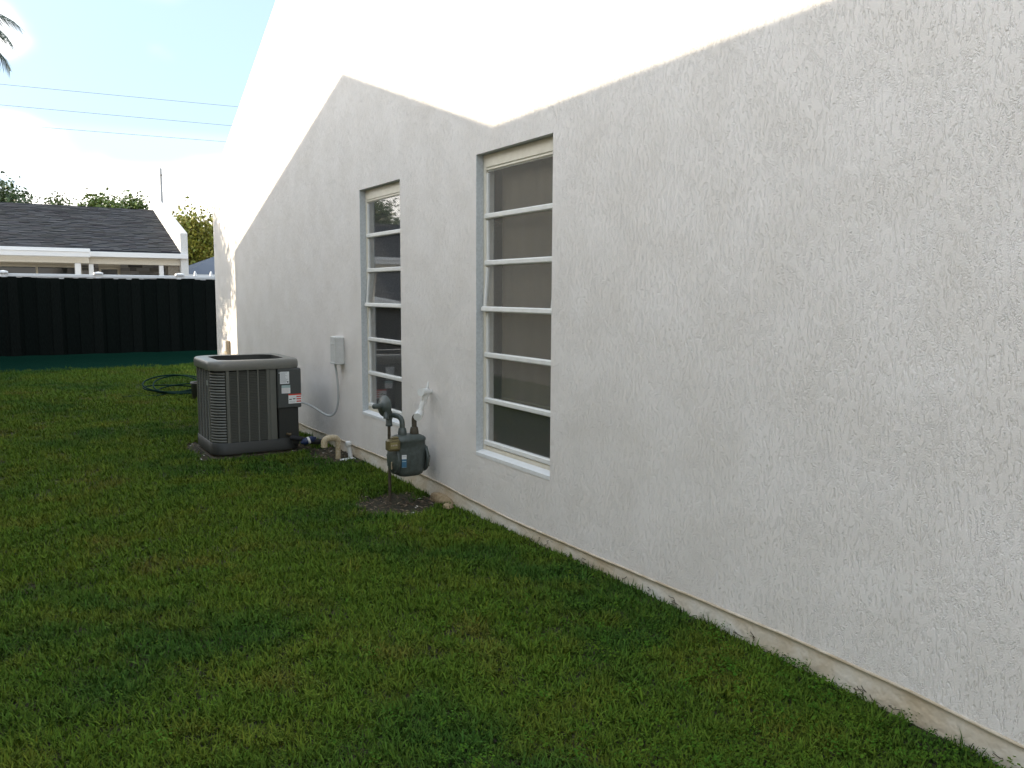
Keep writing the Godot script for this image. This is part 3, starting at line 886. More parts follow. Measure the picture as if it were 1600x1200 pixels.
	part(o, "regulator_body", Shape.new().smooth(true).tube([Vector3(-0.115, 0.285, -0.115), Vector3(-0.118, 0.325, -0.11), Vector3(-0.135, 0.37, -0.10)], [0.030, 0.034, 0.026], 14).done(), M.meter_grey)
	part(o, "inlet_elbow", Shape.new().smooth(true).tube([Vector3(-0.115, 0.315, -0.105)] + bezier(Vector3(-0.10, 0.318, -0.09), Vector3(-0.06, 0.32, -0.03), Vector3(-0.05, 0.30, 0.0), Vector3(-0.05, 0.255, 0.0), 8) + [Vector3(-0.05, 0.17, 0.0)], 0.021, 12).done(), M.meter_grey)
	for q in [-0.05, 0.055]:
		part(o, "union_nut", Shape.new().lathe([Vector2(0.024, 0.038), Vector2(0.031, 0.034), Vector2(0.036, 0.014), Vector2(0.038, 0.0), Vector2(0.038, -0.022)], Transform3D(Basis.IDENTITY, Vector3(q, 0.185, 0)), 8).done(), M.meter_grey if q < 0 else M.pipe_brown)
	part(o, "outlet_pipe", Shape.new().smooth(true).tube([Vector3(0.055, 0.17, 0.0), Vector3(0.055, 0.27, 0.0)] + bezier(Vector3(0.055, 0.28, 0.0), Vector3(0.055, 0.305, 0.0), Vector3(0.06, 0.31, 0.005), Vector3(0.075, 0.312, 0.02), 6), 0.021, 12).done(), M.pipe_brown)

	var p := thing("gas_pipe", "white painted gas pipe rising from the meter to a tee at the wall", "pipe", Vector3(2.81, 0.61, -6.03))
	part(p, "elbow", Shape.new().smooth(true).tube([Vector3(-0.018, -0.004, 0.028), Vector3(-0.002, 0.002, 0.012), Vector3(0.012, 0.018, 0.004), Vector3(0.02, 0.04, 0.0)], [0.034, 0.036, 0.034, 0.030], 14).done(), M.white_pipe)
	part(p, "pipe", Shape.new().smooth(true).tube([Vector3(0.018, 0.035, 0.0), Vector3(0.066, 0.165, -0.005)], 0.022, 14).done(), M.white_pipe)
	part(p, "collar", Shape.new().smooth(true).tube([Vector3(0.054, 0.13, -0.004), Vector3(0.066, 0.165, -0.005)], 0.029, 14).done(), M.white_pipe)
	part(p, "tee", Shape.new().smooth(true).tube([Vector3(0.018, 0.196, 0.035), Vector3(0.085, 0.192, -0.01), Vector3(0.10, 0.19, -0.02)], 0.029, 14).tube([Vector3(0.062, 0.155, -0.004), Vector3(0.085, 0.205, -0.008)], 0.029, 14).done(), M.white_pipe)
	part(p, "plug", Shape.new().smooth(true).tube([Vector3(0.006, 0.198, 0.043), Vector3(0.020, 0.196, 0.034)], 0.032, 14).done(), M.white_pipe)
	part(p, "wall_stub", Shape.new().smooth(true).tube([Vector3(0.09, 0.192, -0.012), Vector3(0.145, 0.188, -0.02)], 0.018, 12).done(), M.white_pipe)
	part(p, "spike", Shape.new().smooth(true).tube([Vector3(0.085, 0.205, -0.008), Vector3(0.100, 0.275, -0.012)], [0.014, 0.004], 8).done(), M.white_pipe)

	var lump := Shape.new().smooth(true)
	lumpy(lump, Vector3.ZERO, Vector3(0.045, 0.052, 0.17), 3)
	var l := part(self, "concrete_lump", lump.done(), M.foundation_tan, Transform3D(Basis(Vector3.UP, 0.1), Vector3(2.925, -0.055, -5.83)))
	meta(l, "rough tan lump of concrete against the foundation behind the gas meter", "concrete")
	var lump2 := Shape.new().smooth(true)
	lumpy(lump2, Vector3.ZERO, Vector3(0.035, 0.026, 0.045), 8)
	var l2 := part(self, "stone", lump2.done(), M.foundation_tan, Transform3D(Basis(Vector3.UP, 0.5), Vector3(2.86, -0.05, -5.60)))
	meta(l2, "small pale stone on the soil at the wall foot near the gas meter", "stone")

func lumpy(s: Shape, c: Vector3, r: Vector3, seed_: int, rows := 10, cols := 16):
	var n := FastNoiseLite.new()
	n.seed = seed_; n.frequency = 1.1
	var f = func(i, j):
		var a: float = PI * i / rows; var b: float = TAU * (j % cols) / cols
		var d := Vector3(sin(a) * cos(b), cos(a), sin(a) * sin(b))
		return c + d * r * (1.0 + 0.45 * n.get_noise_3d(d.x, d.y, d.z))
	for i in rows:
		for j in cols:
			s.quad(f.call(i, j), f.call(i, j + 1), f.call(i + 1, j + 1), f.call(i + 1, j), f.call(i, j) + f.call(i + 1, j + 1) - c * 2.0)

# ------------------------------------------------------------------ fences, hose, turf
func board_mesh(w: float, h: float, thick: float, dog: float) -> ArrayMesh:
	return Shape.new().prism(PackedVector2Array([Vector2(-w / 2, 0), Vector2(w / 2, 0), Vector2(w / 2, h - dog), Vector2(w / 2 - dog, h), Vector2(-w / 2 + dog, h), Vector2(-w / 2, h - dog)]), Transform3D.IDENTITY, thick).done()

func board_fence(label: String, at: Vector3, turn: float, length: float):
	# board on board: wide boards in front, covering the gaps between those behind
	var o := thing("board_fence", label, "fence", at)
	o.rotation.y = turn
	var r := RandomNumberGenerator.new()
	r.seed = int(length * 100)
	var front := [board_mesh(0.20, 1.98, 0.018, 0.022), board_mesh(0.195, 1.98, 0.018, 0.026), board_mesh(0.20, 1.98, 0.018, 0.016)]
	var x := 0.1
	var k := 0
	while x < length:
		var y := r.randf_range(-0.014, 0.012)
		part(o, "board", front[k % 3], M.fence_dark[k % 3], Transform3D(Basis(Vector3.BACK, r.randf_range(-0.004, 0.004)) * Basis(Vector3.UP, r.randf_range(-0.02, 0.02)), Vector3(x, y, 0.0)))
		part(o, "board", front[(k + 1) % 3], M.fence_dark[(k + 1) % 3], Transform3D(Basis(Vector3.BACK, r.randf_range(-0.004, 0.004)), Vector3(x + 0.143, y + r.randf_range(-0.02, 0.004), -0.022)))
		x += 0.286
		k += 1
	for y in [0.3, 1.0, 1.7]:
		part(o, "rail", Shape.new().box(Vector3(length * 0.5, y, -0.045), Vector3(length, 0.09, 0.04), 0.004).done(), M.fence_dark[0])
	x = 0.05
	while x <= length:
		part(o, "post", Shape.new().box(Vector3(x, 0.9, -0.112), Vector3(0.09, 1.9, 0.09), 0.004).done(), M.fence_dark[1])
		x += 2.4

func build_yard_edge():
	board_fence("dark board fence across the end of the yard, in front of the white fence", Vector3(-6.2, -0.06, -22.05), 0.0, 13.6)
	board_fence("dark board fence along the left side of the yard", Vector3(-2.45, -0.06, -15.3), PI * 0.5, 6.65)
	# white fence just behind
	var o := thing("white_fence", "white vinyl fence whose capped rail shows above the dark board fence", "fence", Vector3(0, -0.06, -22.5))
	part(o, "top_rail", Shape.new().box(Vector3(1.0, 2.03, 0), Vector3(12.0, 0.075, 0.06), 0.008).done(), M.vinyl)
	part(o, "bottom_rail", Shape.new().box(Vector3(1.0, 0.12, 0), Vector3(12.0, 0.12, 0.05), 0.006).done(), M.vinyl)
	for x in [-3.85, -1.9, 0.03, 2.0, 3.86, 5.8]:
		var p := part(o, "post", Shape.new().box(Vector3(x, 1.03, 0), Vector3(0.11, 2.07, 0.11), 0.006).done(), M.vinyl)
		var c := MeshInstance3D.new()
		c.name = "post_cap"
		var s := Shape.new()
		s.box(Vector3(x, 2.09, 0), Vector3(0.20, 0.05, 0.20), 0.01)
		s.smooth(false).lathe([Vector2(0.0, 0.026), Vector2(0.120, 0.006), Vector2(0.120, 0.0)], Transform3D(Basis(Vector3.UP, PI / 4), Vector3(x, 2.112, 0)), 4)
		c.mesh = s.done()
		c.material_override = M.vinyl
		p.add_child(c, true)
	var pk := Shape.new().prism(PackedVector2Array([Vector2(-0.07, 0.18), Vector2(0.07, 0.18), Vector2(0.07, 1.99), Vector2(-0.07, 1.99)]), Transform3D.IDENTITY, 0.02).done()
	var x := -4.9
	while x < 6.9:
		part(o, "picket", pk, M.vinyl, Transform3D(Basis.IDENTITY, Vector3(x, 0, -0.01)))
		x += 0.144
	for q in [4.24, 4.63]:
		part(o, "finial", Shape.new().smooth(true).lathe([Vector2(0.0, 0.13), Vector2(0.018, 0.11), Vector2(0.035, 0.06), Vector2(0.03, 0.03), Vector2(0.036, 0.02), Vector2(0.036, 0.0)], Transform3D(Basis.IDENTITY, Vector3(q, 2.066, 0)), 12).done(), M.vinyl)
	# turf strip
	var s := Shape.new().smooth(true)
	var xx := -2.35
	while xx < 7.4:
		for k in 6:
			var f = func(a: float, t: float):
				var z0 := -19.55 + 0.22 * bare_noise.get_noise_2d(a * 2.0, 3.0) - 0.10 * (a - 1.5) * 0.6
				var z := lerpf(-22.0, z0, t)
				return Vector3(a, ground_y(a, z) + 0.014 + 0.012 * bare_noise.get_noise_2d(a * 5.0, z * 5.0) + 0.16 * pow(1.0 - t, 5.0), z)
			s.quad(f.call(xx, k / 6.0), f.call(xx + 0.25, k / 6.0), f.call(xx + 0.25, (k + 1) / 6.0), f.call(xx, (k + 1) / 6.0), Vector3.UP)
		xx += 0.25
	var tf := part(self, "artificial_turf", s.done(), M.turf)
	meta(tf, "teal green artificial turf strip along the foot of the dark back fence", "artificial turf")
	# hose
	var hose := []
	var r := RandomNumberGenerator.new()
	r.seed = 9
	for i in 150:
		var t := i / 150.0
		var a := t * TAU * 4.3
		var rad := 0.42 + 0.10 * sin(t * 17.0) + 0.05 * sin(t * 41.0)
		var tilt := 0.26 * (0.5 + 0.5 * sin(t * 9.0))
		hose.append(Vector3(2.36 + 0.10 * sin(t * 11.0), -0.015 + maxf(0.0, tilt * 0.8 * (0.5 - 0.5 * sin(a))) + 0.02 * t, -14.35) + Vector3(cos(a) * rad, 0, sin(a) * rad * 0.9))
	for k in 14:
		hose.append(hose[-1] + Vector3(-0.05, 0.0, 0.035 * sin(k * 0.6)) + Vector3(0, -0.012 if hose[-1].y > -0.02 else 0.0, 0))
	var h := part(self, "garden_hose", Shape.new().smooth(true).tube(hose, 0.012, 8).done(), M.hose)
	meta(h, "dark green garden hose lying in loose loops on the grass behind the condenser", "hose")
	var pot := thing("hose_pot", "dark round hose pot on the grass just left of the condenser", "hose pot", Vector3(2.62, -0.05, -13.4))
	part(pot, "bowl", Shape.new().smooth(true).lathe([Vector2(0.0, 0.02), Vector2(0.19, 0.03), Vector2(0.2, 0.24), Vector2(0.225, 0.26), Vector2(0.225, 0.24), Vector2(0.215, 0.22), Vector2(0.2, 0.0), Vector2(0.0, 0.0)], Transform3D.IDENTITY, 24).done(), M.pot_dark)

# ------------------------------------------------------------------ houses round about
func shingle_roof(parent: Node3D, x0: float, x1: float, low: Vector2, high: Vector2):
	# (z, y) of the eave and the ridge; courses of tabs laid over a deck
	var run := Vector2(high.x - low.x, high.y - low.y)
	var len := run.length()
	var d := run / len
	var n := Vector3(0, -d.x, d.y) if d.x < 0 else Vector3(0, d.x, -d.y)
	if n.y < 0: n = -n
	var along := Vector3(0, d.y, d.x)
	var base := Vector3(0, low.y, low.x)
	part(parent, "roof_deck", Shape.new().prism(PackedVector2Array([Vector2(low.x, low.y), Vector2(high.x, high.y), Vector2(high.x, high.y - 0.14), Vector2(low.x, low.y - 0.14)]), Transform3D(Basis(Vector3(0, 0, 1), Vector3.UP, Vector3.LEFT), Vector3(x1, 0, 0)), x1 - x0).done(), M.shingle)
	var s := Shape.new()
	var r := RandomNumberGenerator.new()
	r.seed = int(x1 * 31 + 400)
	var c := 0.0
	while c < len - 0.02:
		var x := x0 + r.randf_range(-0.3, 0.0)
		while x < x1:
			var w := r.randf_range(0.18, 0.42)
			var a := maxf(x, x0); var b := minf(x + w - 0.006, x1)
			if b > a + 0.02:
				var v := r.randf_range(0.65, 1.4)
				s.color(Color(0.024 * v, 0.027 * v, 0.034 * v))
				var lift := r.randf_range(0.016, 0.034)
				var drop := r.randf_range(-0.015, 0.02)
				var p0 := base + along * (c - drop) + n * lift; var p1 := base + along * minf(c + 0.19, len) + n * 0.006
				s.quad(p0 + Vector3(a, 0, 0), p0 + Vector3(b, 0, 0), p1 + Vector3(b, 0, 0), p1 + Vector3(a, 0, 0), n)
				var q0 := base + along * (c - drop)
				s.quad(q0 + Vector3(a, 0, 0), q0 + Vector3(b, 0, 0), p0 + Vector3(b, 0, 0), p0 + Vector3(a, 0, 0), -along)
			x += w
		c += 0.15
	stuff(part(parent, "shingles", s.done(), M.shingle_tint))

func stone_veneer(parent: Node3D, x0: float, x1: float, y0: float, y1: float, z: float):
	var s := Shape.new()
	var r := RandomNumberGenerator.new()
	r.seed = 12
	var y := y0
	while y < y1:
		var h := r.randf_range(0.07, 0.13)
		var x := x0
		while x < x1:
			var w := minf(r.randf_range(0.18, 0.5), x1 - x)
			var v := r.randf_range(0.12, 0.5)
			s.color(Color(v, v * 0.98, v * r.randf_range(0.93, 1.04)))
			s.box(Vector3(x + w * 0.5, y + h * 0.5, z + r.randf_range(0.02, 0.035)), Vector3(w - 0.01, h - 0.01, 0.05), 0.006)
			x += w
		y += h
	stuff(part(parent, "stone_veneer", s.done(), M.stone))

func parapet(parent: Node3D, x: float, pts: Array, low: float, material: Material, thick := 0.22, called := "parapet_wall"):
	var poly := PackedVector2Array()
	for p in pts:
		poly.append(p)
	poly.append(Vector2(pts[-1].x, low)); poly.append(Vector2(pts[0].x, low))
	part(parent, called, Shape.new().prism(poly, Transform3D(Basis(Vector3(0, 0, 1), Vector3.UP, Vector3.LEFT), Vector3(x + thick, 0, 0)), thick).done(), material)

func glazed(parent: Node3D, called: String, c: Vector3, w: float, h: float, panes: int, depth_dir := Vector3.BACK):
	var side := Vector3.UP.cross(depth_dir)
	var b := Basis(side, Vector3.UP, depth_dir)
	var root := Node3D.new()
	root.name = called
	root.transform = Transform3D(b, c)
	parent.add_child(root, true)
	var f := Shape.new()
	f.box(Vector3(0, h * 0.5 - 0.03, 0), Vector3(w, 0.06, 0.07), 0.004).box(Vector3(0, -h * 0.5 + 0.03, 0), Vector3(w, 0.06, 0.07), 0.004)
	for k in panes + 1:
		f.box(Vector3(-w * 0.5 + 0.03 + (w - 0.06) * k / panes, 0, 0.001), Vector3(0.06, h - 0.13, 0.07), 0.004)
	part(root, "frame", f.done(), M.frame_paint)
	for k in panes:
		part(root, "pane", Shape.new().box(Vector3(-w * 0.5 + 0.03 + (w - 0.06) * (k + 0.5) / panes, 0, 0), Vector3((w - 0.06) / panes - 0.06, h - 0.12, 0.008)).done(), M.dark_glass)

func build_neighbours():
	# house beyond the fence
	var o := thing("patio_house", "low house beyond the fence with grey shingle roof, white parapet end and covered patio", "house")
	shingle_roof(o, -9.0, 4.86, Vector2(-28.0, 2.83), Vector2(-33.2, 4.58))
	part(o, "rear_roof", Shape.new().prism(PackedVector2Array([Vector2(-33.2, 4.58), Vector2(-38.4, 2.83), Vector2(-38.4, 2.68), Vector2(-33.2, 4.43)]), Transform3D(Basis(Vector3(0, 0, 1), Vector3.UP, Vector3.LEFT), Vector3(4.86, 0, 0)), 13.86).done(), M.shingle)
	parapet(o, 4.86, [Vector2(-38.5, 3.40), Vector2(-33.2, 5.02), Vector2(-27.98, 3.44)], -0.1, M.house_paint)
	parapet(o, -9.25, [Vector2(-38.5, 3.40), Vector2(-33.2, 5.02), Vector2(-27.98, 3.44)], -0.1, M.house_paint)
	part(o, "fascia", Shape.new().box(Vector3(3.66, 2.715, -27.93), Vector3(2.80, 0.15, 0.12), 0.006).done(), M.vinyl)
	part(o, "gutter", Shape.new().box(Vector3(-2.9, 2.735, -27.72), Vector3(10.35, 0.25, 0.14), 0.012).box(Vector3(-2.9, 2.77, -27.64), Vector3(10.35, 0.02, 0.03), 0.004).done(), M.vinyl)
	part(o, "beam", Shape.new().box(Vector3(3.55, 2.53, -28.2), Vector3(2.62, 0.20, 0.14), 0.006).done(), M.cream_paint)
	part(o, "beam", Shape.new().box(Vector3(-2.9, 2.52, -28.0), Vector3(10.3, 0.17, 0.14), 0.006).done(), M.cream_paint)
	for x in [-3.0, 1.95]:
		part(o, "post", Shape.new().box(Vector3(x, 1.2, -28.0), Vector3(0.16, 2.46, 0.13), 0.006).done(), M.vinyl)
	for x in [2.32, 4.30]:
		part(o, "post", Shape.new().box(Vector3(x, 1.2, -28.2), Vector3(0.13, 2.44, 0.13), 0.006).done(), M.vinyl)
	part(o, "patio_ceiling", Shape.new().box(Vector3(-2.1, 2.62, -29.6), Vector3(13.8, 0.05, 3.1)).done(), M.cream_paint)
	part(o, "back_wall", Shape.new().box(Vector3(-2.1, 1.25, -31.2), Vector3(13.8, 2.7, 0.2)).done(), M.cream_paint)
	part(o, "far_wall", Shape.new().box(Vector3(-2.1, 1.3, -38.3), Vector3(13.8, 2.7, 0.2)).done(), M.house_paint)
	glazed(o, "sliding_door", Vector3(0.98, 1.22, -31.07), 2.3, 2.44, 2)
	glazed(o, "doorway", Vector3(3.1, 1.20, -31.07), 0.62, 2.4, 1)
	stone_veneer(o, 2.28, 2.78, 0.0, 2.55, -31.1)
	stone_veneer(o, 3.45, 4.85, 0.0, 2.55, -31.1)
	part(o, "stone_pier", Shape.new().box(Vector3(4.68, 1.2, -28.4), Vector3(0.34, 2.42, 0.34)).done(), M.stone_grey)
	part(o, "patio_slab", Shape.new().box(Vector3(-2.1, -0.03, -28.6), Vector3(13.9, 0.1, 5.2)).done(), M.patio)
	var cab := thing("patio_cabinet", "dark cabinet with a pale top edge under the neighbour's patio roof", "cabinet", Vector3(3.35, 0, -29.6))
	part(cab, "body", Shape.new().box(Vector3(0, 0.98, 0), Vector3(0.62, 1.92, 0.45), 0.01).done(), M.pot_dark)
	part(cab, "top", Shape.new().box(Vector3(0, 2.0, 0), Vector3(0.68, 0.05, 0.5), 0.01).done(), M.box_grey)
	# small roof further right
	var b := thing("hip_roof_house", "far house with blue-grey hipped roof showing right of the patio house", "house")
	part(b, "wall", Shape.new().box(Vector3(9.9, 1.1, -38.0), Vector3(7.0, 2.5, 6.0)).done(), M.house_paint)
	var s := Shape.new()
	var e := [Vector3(6.1, 2.3, -34.7), Vector3(13.7, 2.3, -34.7), Vector3(13.7, 2.3, -41.3), Vector3(6.1, 2.3, -41.3)]
	var p := Vector3(8.0, 3.15, -38.0); var q := Vector3(11.8, 3.15, -38.0)
	s.quad(e[0], e[1], q, p, Vector3.UP)
	s.quad(e[2], e[3], p, q, Vector3.UP)
	s.tri(e[3], e[0], p, Vector3.UP)
	s.tri(e[1], e[2], q, Vector3.UP)
	s.quad(e[0], e[1], e[2], e[3], Vector3.DOWN)
	part(b, "roof", s.done(), M.shingle_blue)
	part(b, "fascia", Shape.new().box(Vector3(9.9, 2.24, -34.66), Vector3(7.7, 0.1, 0.05), 0.004).done(), M.vinyl)
	# the house whose gable shades our wall
	var n := thing("side_house", "beige stucco house across the side yard, out of view on the left", "house")
	var prof := [Vector2(-15.25, 4.03), Vector2(-10.6, 5.56), Vector2(-7.68, 4.585), Vector2(-5.0, 4.64), Vector2(0.4, 4.64)]
	parapet(n, -2.52, prof, -0.2, M.beige_paint, 0.22, "wall")
	parapet(n, -7.0, prof, -0.2, M.beige_paint, 0.22, "wall")
	part(n, "end_wall", Shape.new().box(Vector3(-4.65, 1.6, -15.13), Vector3(4.24, 3.4, 0.2)).done(), M.beige_paint)
	part(n, "end_wall", Shape.new().box(Vector3(-4.65, 1.9, 0.28), Vector3(4.24, 4.2, 0.2)).done(), M.beige_paint)
	for k in 3:
		var a: Vector2 = prof[k]; var c: Vector2 = prof[k + 1]
		if k == 2: c = Vector2(0.17, 4.64)
		part(n, "roof", Shape.new().prism(PackedVector2Array([Vector2(a.x, a.y - 0.35), Vector2(c.x, c.y - 0.35), Vector2(c.x, c.y - 0.5), Vector2(a.x, a.y - 0.5)]), Transform3D(Basis(Vector3(0, 0, 1), Vector3.UP, Vector3.LEFT), Vector3(-2.53, 0, 0)), 4.24).done(), M.shingle)

# ------------------------------------------------------------------ trees, palm, wires
func leaf_clump(r: RandomNumberGenerator, leaf: float, spread: float, count: int) -> ArrayMesh:
	var st := SurfaceTool.new()
	st.begin(Mesh.PRIMITIVE_TRIANGLES)
	for i in count:
		var c := Vector3(r.randfn(), r.randfn() * 0.8, r.randfn()) * spread
		var d := Vector3(r.randfn(), r.randfn() - 0.4, r.randfn()).normalized()
		var n := Vector3(r.randfn(), r.randfn() + 1.2, r.randfn()).normalized()
		var w := d.cross(n).normalized() * leaf * 0.28
		var l := leaf * r.randf_range(0.7, 1.2)
		var v := r.randf_range(0.75, 1.3)
		st.set_color(Color(v, v, v))
		var tip := c + d * l
		var mid := c + d * l * 0.45 + n * leaf * 0.06
		for p in [c, mid + w, tip, c, tip, mid - w]:
			st.add_vertex(p)
	st.generate_normals()
	return st.commit()

func tree(called: String, label: String, at: Vector3, height: float, crown: Vector3, lobes: int, clumps: int, leaf: float, tint: Color, seed_: int, group := ""):
	var r := RandomNumberGenerator.new()
	r.seed = seed_
	var o := thing(called, label, "tree", at, group)
	var trunk := Shape.new().smooth(true)
	var cc := Vector3(0, height - crown.y, 0)
	trunk.tube([Vector3(0, -0.1, 0), Vector3(0.05, cc.y * 0.4, 0.03), Vector3(-0.04, cc.y * 0.75, 0.0), cc], [height * 0.035, height * 0.027, height * 0.022, height * 0.012], 9)
	var centres := []
	for i in lobes:
		var d := Vector3(r.randfn(), r.randfn() * 0.8 + 0.15, r.randfn()).normalized() * pow(r.randf_range(0.25, 1.0), 0.5)
		centres.append(cc + d * crown)
		trunk.tube([cc - Vector3.UP * crown.y * 0.5, cc + d * crown * 0.5 - Vector3.UP * 0.1, cc + d * crown], [height * 0.011, height * 0.007, height * 0.002], 6)
	part(o, "trunk", trunk.done(), M.bark)
	var places := []; var tints := []
	for i in clumps:
		var c: Vector3 = centres[r.randi() % lobes]
		var p := c + Vector3(r.randfn(), r.randfn() * 0.75, r.randfn()) * crown.length() * 0.13
		places.append(Transform3D(Basis.from_euler(Vector3(r.randf() * TAU, r.randf() * TAU, 0)).scaled(Vector3.ONE * r.randf_range(0.7, 1.3)), p))
		var v := r.randf_range(0.7, 1.35)
		tints.append(Color(tint.r * v * r.randf_range(0.85, 1.2), tint.g * v, tint.b * v))
	var m := scatter("crown", "", leaf_clump(r, leaf, leaf * 1.1, 12), M.leaf, places, tints)
	stuff(m)
	o.add_child(m, true)

func frond(length: float, droop: float, r: RandomNumberGenerator) -> ArrayMesh:
	var s := Shape.new().smooth(true)
	var pts := []
	var p := Vector3.ZERO
	var a := 0.75
	for k in 13:
		pts.append(p)
		p += Vector3(cos(a), sin(a), 0) * length / 12.0
		a -= droop * (0.5 + k / 10.0)
	var rad := []
	for k in 13:
		rad.append(lerpf(0.024, 0.005, k / 12.0))
	s.tube(pts, rad, 6)
	s.smooth(false)
	for k in range(2, 49):
		var t := k / 49.0 * 12.0
		var i := mini(int(t), 11)
		var c: Vector3 = pts[i].lerp(pts[i + 1], t - i)
		var along: Vector3 = (pts[i + 1] - pts[i]).normalized()
		var ll := 0.55 * sin(clampf(k / 49.0 * 2.6 + 0.35, 0.0, PI - 0.35)) * r.randf_range(0.85, 1.1)
		for sd in [-1.0, 1.0]:
			var d := (Vector3(0, -0.35 - 0.3 * r.randf(), sd) + along * 0.75).normalized()
			var mid := c + d * ll * 0.5; var tip := c + d * ll + Vector3.DOWN * ll * 0.28
			var w := along * 0.016
			s.quad(c - w, c + w, mid + w * 0.9, mid - w * 0.9, Vector3.UP)
			s.tri(mid - w * 0.9, mid + w * 0.9, tip, Vector3.UP)
	return s.done()

func build_palm():
	var r := RandomNumberGenerator.new()
	r.seed = 21
	var o := thing("palm_tree", "palm tree at the left edge whose drooping frond tips show against the sky", "palm tree", Vector3(-1.20, -0.05, -18.0))
	var path := []; var rad := []
	for k in 24:
		var t := k / 23.0
		path.append(Vector3(0.10 * sin(t * 2.0), t * 5.75, -0.05 * t)); rad.append(lerpf(0.15, 0.085, t) + (0.006 if k % 2 == 0 else 0.0))
	part(o, "trunk", Shape.new().smooth(true).tube(path, rad, 14).done(), M.palm_bark)
	var top: Vector3 = path[-1]
	for k in 17:
		var m := frond(r.randf_range(1.75, 2.15), r.randf_range(0.13, 0.20), r)
		part(o, "frond", m, M.palm_leaf, Transform3D(Basis(Vector3.UP, TAU * k / 17.0 * 2.0 + r.randf_range(-0.12, 0.12)) * Basis(Vector3.BACK, r.randf_range(-0.75, 0.55)), top))

func wire(a: Vector3, b: Vector3, sag: float, label: String):
	var pts := []
	for k in 25:
		var t := k / 24.0
		pts.append(a.lerp(b, t) + Vector3.DOWN * sag * 4.0 * t * (1.0 - t))
	var w := part(self, "power_line", Shape.new().smooth(true).tube(pts, 0.008, 5).done(), M.wire)
	meta(w, label, "wire")

func utility_pole(at: Vector3, h: float, label: String, arms: Array, thick := 0.14):
	var o := thing("utility_pole", label, "utility pole", at)
	part(o, "pole", Shape.new().smooth(true).tube([Vector3(0, -0.2, 0), Vector3(0, h * 0.5, 0), Vector3(0, h, 0)], [thick, thick * 0.85, thick * 0.65], 10).done(), M.pole_grey)
	for y in arms:
		part(o, "insulator", Shape.new().smooth(true).lathe([Vector2(0.0, 0.12), Vector2(0.04, 0.11), Vector2(0.06, 0.03), Vector2(0.035, 0.0), Vector2(0.0, 0.0)], Transform3D(Basis.IDENTITY, Vector3(0, y - 0.06, thick + 0.03)), 10).done(), M.pot_dark)

func build_background():
	tree("broadleaf_tree", "round green tree crown above the middle of the grey patio roof", Vector3(4.55, 0, -41.0), 5.85, Vector3(1.25, 1.0, 1.4), 16, 620, 0.17, Color(0.10, 0.15, 0.025), 31)
	tree("broadleaf_tree", "dark thin-branched tree above the left end of the grey patio roof", Vector3(0.0, 0, -42.0), 6.15, Vector3(1.5, 1.0, 1.4), 12, 300, 0.17, Color(0.06, 0.10, 0.03), 32)
	tree("broadleaf_tree", "small tree sprig poking above the grey roof, right of the dark tree", Vector3(2.30, 0, -42.0), 5.68, Vector3(0.22, 0.7, 0.3), 6, 44, 0.15, Color(0.09, 0.13, 0.03), 33)
	tree("broadleaf_tree", "low yellow-green treetop just above the grey roof between dark tree and sprig", Vector3(1.35, 0, -42.5), 5.30, Vector3(0.45, 0.5, 0.5), 6, 80, 0.15, Color(0.13, 0.17, 0.025), 34)
	tree("broadleaf_tree", "sunlit yellow-green tree between patio house and white wall", Vector3(8.5, 0, -43.0), 5.35, Vector3(1.9, 2.2, 1.8), 26, 3200, 0.19, Color(0.24, 0.24, 0.03), 35)
	tree("broadleaf_tree", "darker green tree at the white parapet behind the hipped roof", Vector3(7.0, 0, -44.5), 5.0, Vector3(1.2, 2.0, 1.4), 18, 1800, 0.19, Color(0.12, 0.15, 0.03), 36)
	tree("broadleaf_tree", "tall tree right of the sunlit yellow-green tree, mostly behind the white wall", Vector3(11.4, 0, -45.0), 5.4, Vector3(2.0, 2.2, 1.8), 22, 2000, 0.19, Color(0.18, 0.20, 0.03), 37)
	tree("yard_tree", "leafy tree beside the left board fence, out of view", Vector3(-4.1, 0, -17.7), 5.6, Vector3(0.95, 1.6, 0.75), 15, 520, 0.15, Color(0.045, 0.085, 0.018), 38)
	tree("yard_tree", "spreading green tree behind the patio house, mirrored in the small window", Vector3(-11.0, 0, -41.5), 6.2, Vector3(2.6, 1.6, 2.0), 22, 1300, 0.19, Color(0.09, 0.14, 0.025), 39)
	utility_pole(Vector3(9.36, 0, -60.0), 9.75, "slender grey utility pole rising behind the white parapet end", [9.3, 7.0], 0.115)
	utility_pole(Vector3(40.0, 0, -60.0), 9.75, "utility pole far right, hidden behind the white house", [9.3, 7.0])
	utility_pole(Vector3(-26.0, 0, -40.0), 10.6, "utility pole out of view on the left", [9.6, 9.1, 8.4])
	utility_pole(Vector3(30.0, 0, -40.0), 10.9, "utility pole on the right, hidden behind the white house", [10.5, 9.7, 9.0])
	wire(Vector3(-26, 9.35, -39.85), Vector3(30, 10.62, -39.85), 0.12, "uppermost of the three thin power lines crossing the sky")
	wire(Vector3(-26, 8.75, -39.85), Vector3(30, 9.62, -39.85), 0.14, "middle one of the three thin power lines crossing the sky")
	wire(Vector3(-26, 8.05, -39.85), Vector3(30, 8.95, -39.85), 0.2, "lowest of the three thin power lines crossing the sky")
	wire(Vector3(9.36, 9.3, -59.85), Vector3(40, 9.3, -59.85), 0.3, "faint far power line from the slender pole's top towards the right")
	wire(Vector3(9.36, 7.0, -59.85), Vector3(40, 7.0, -59.85), 0.15, "faint far power line low on the slender pole above the treetops")

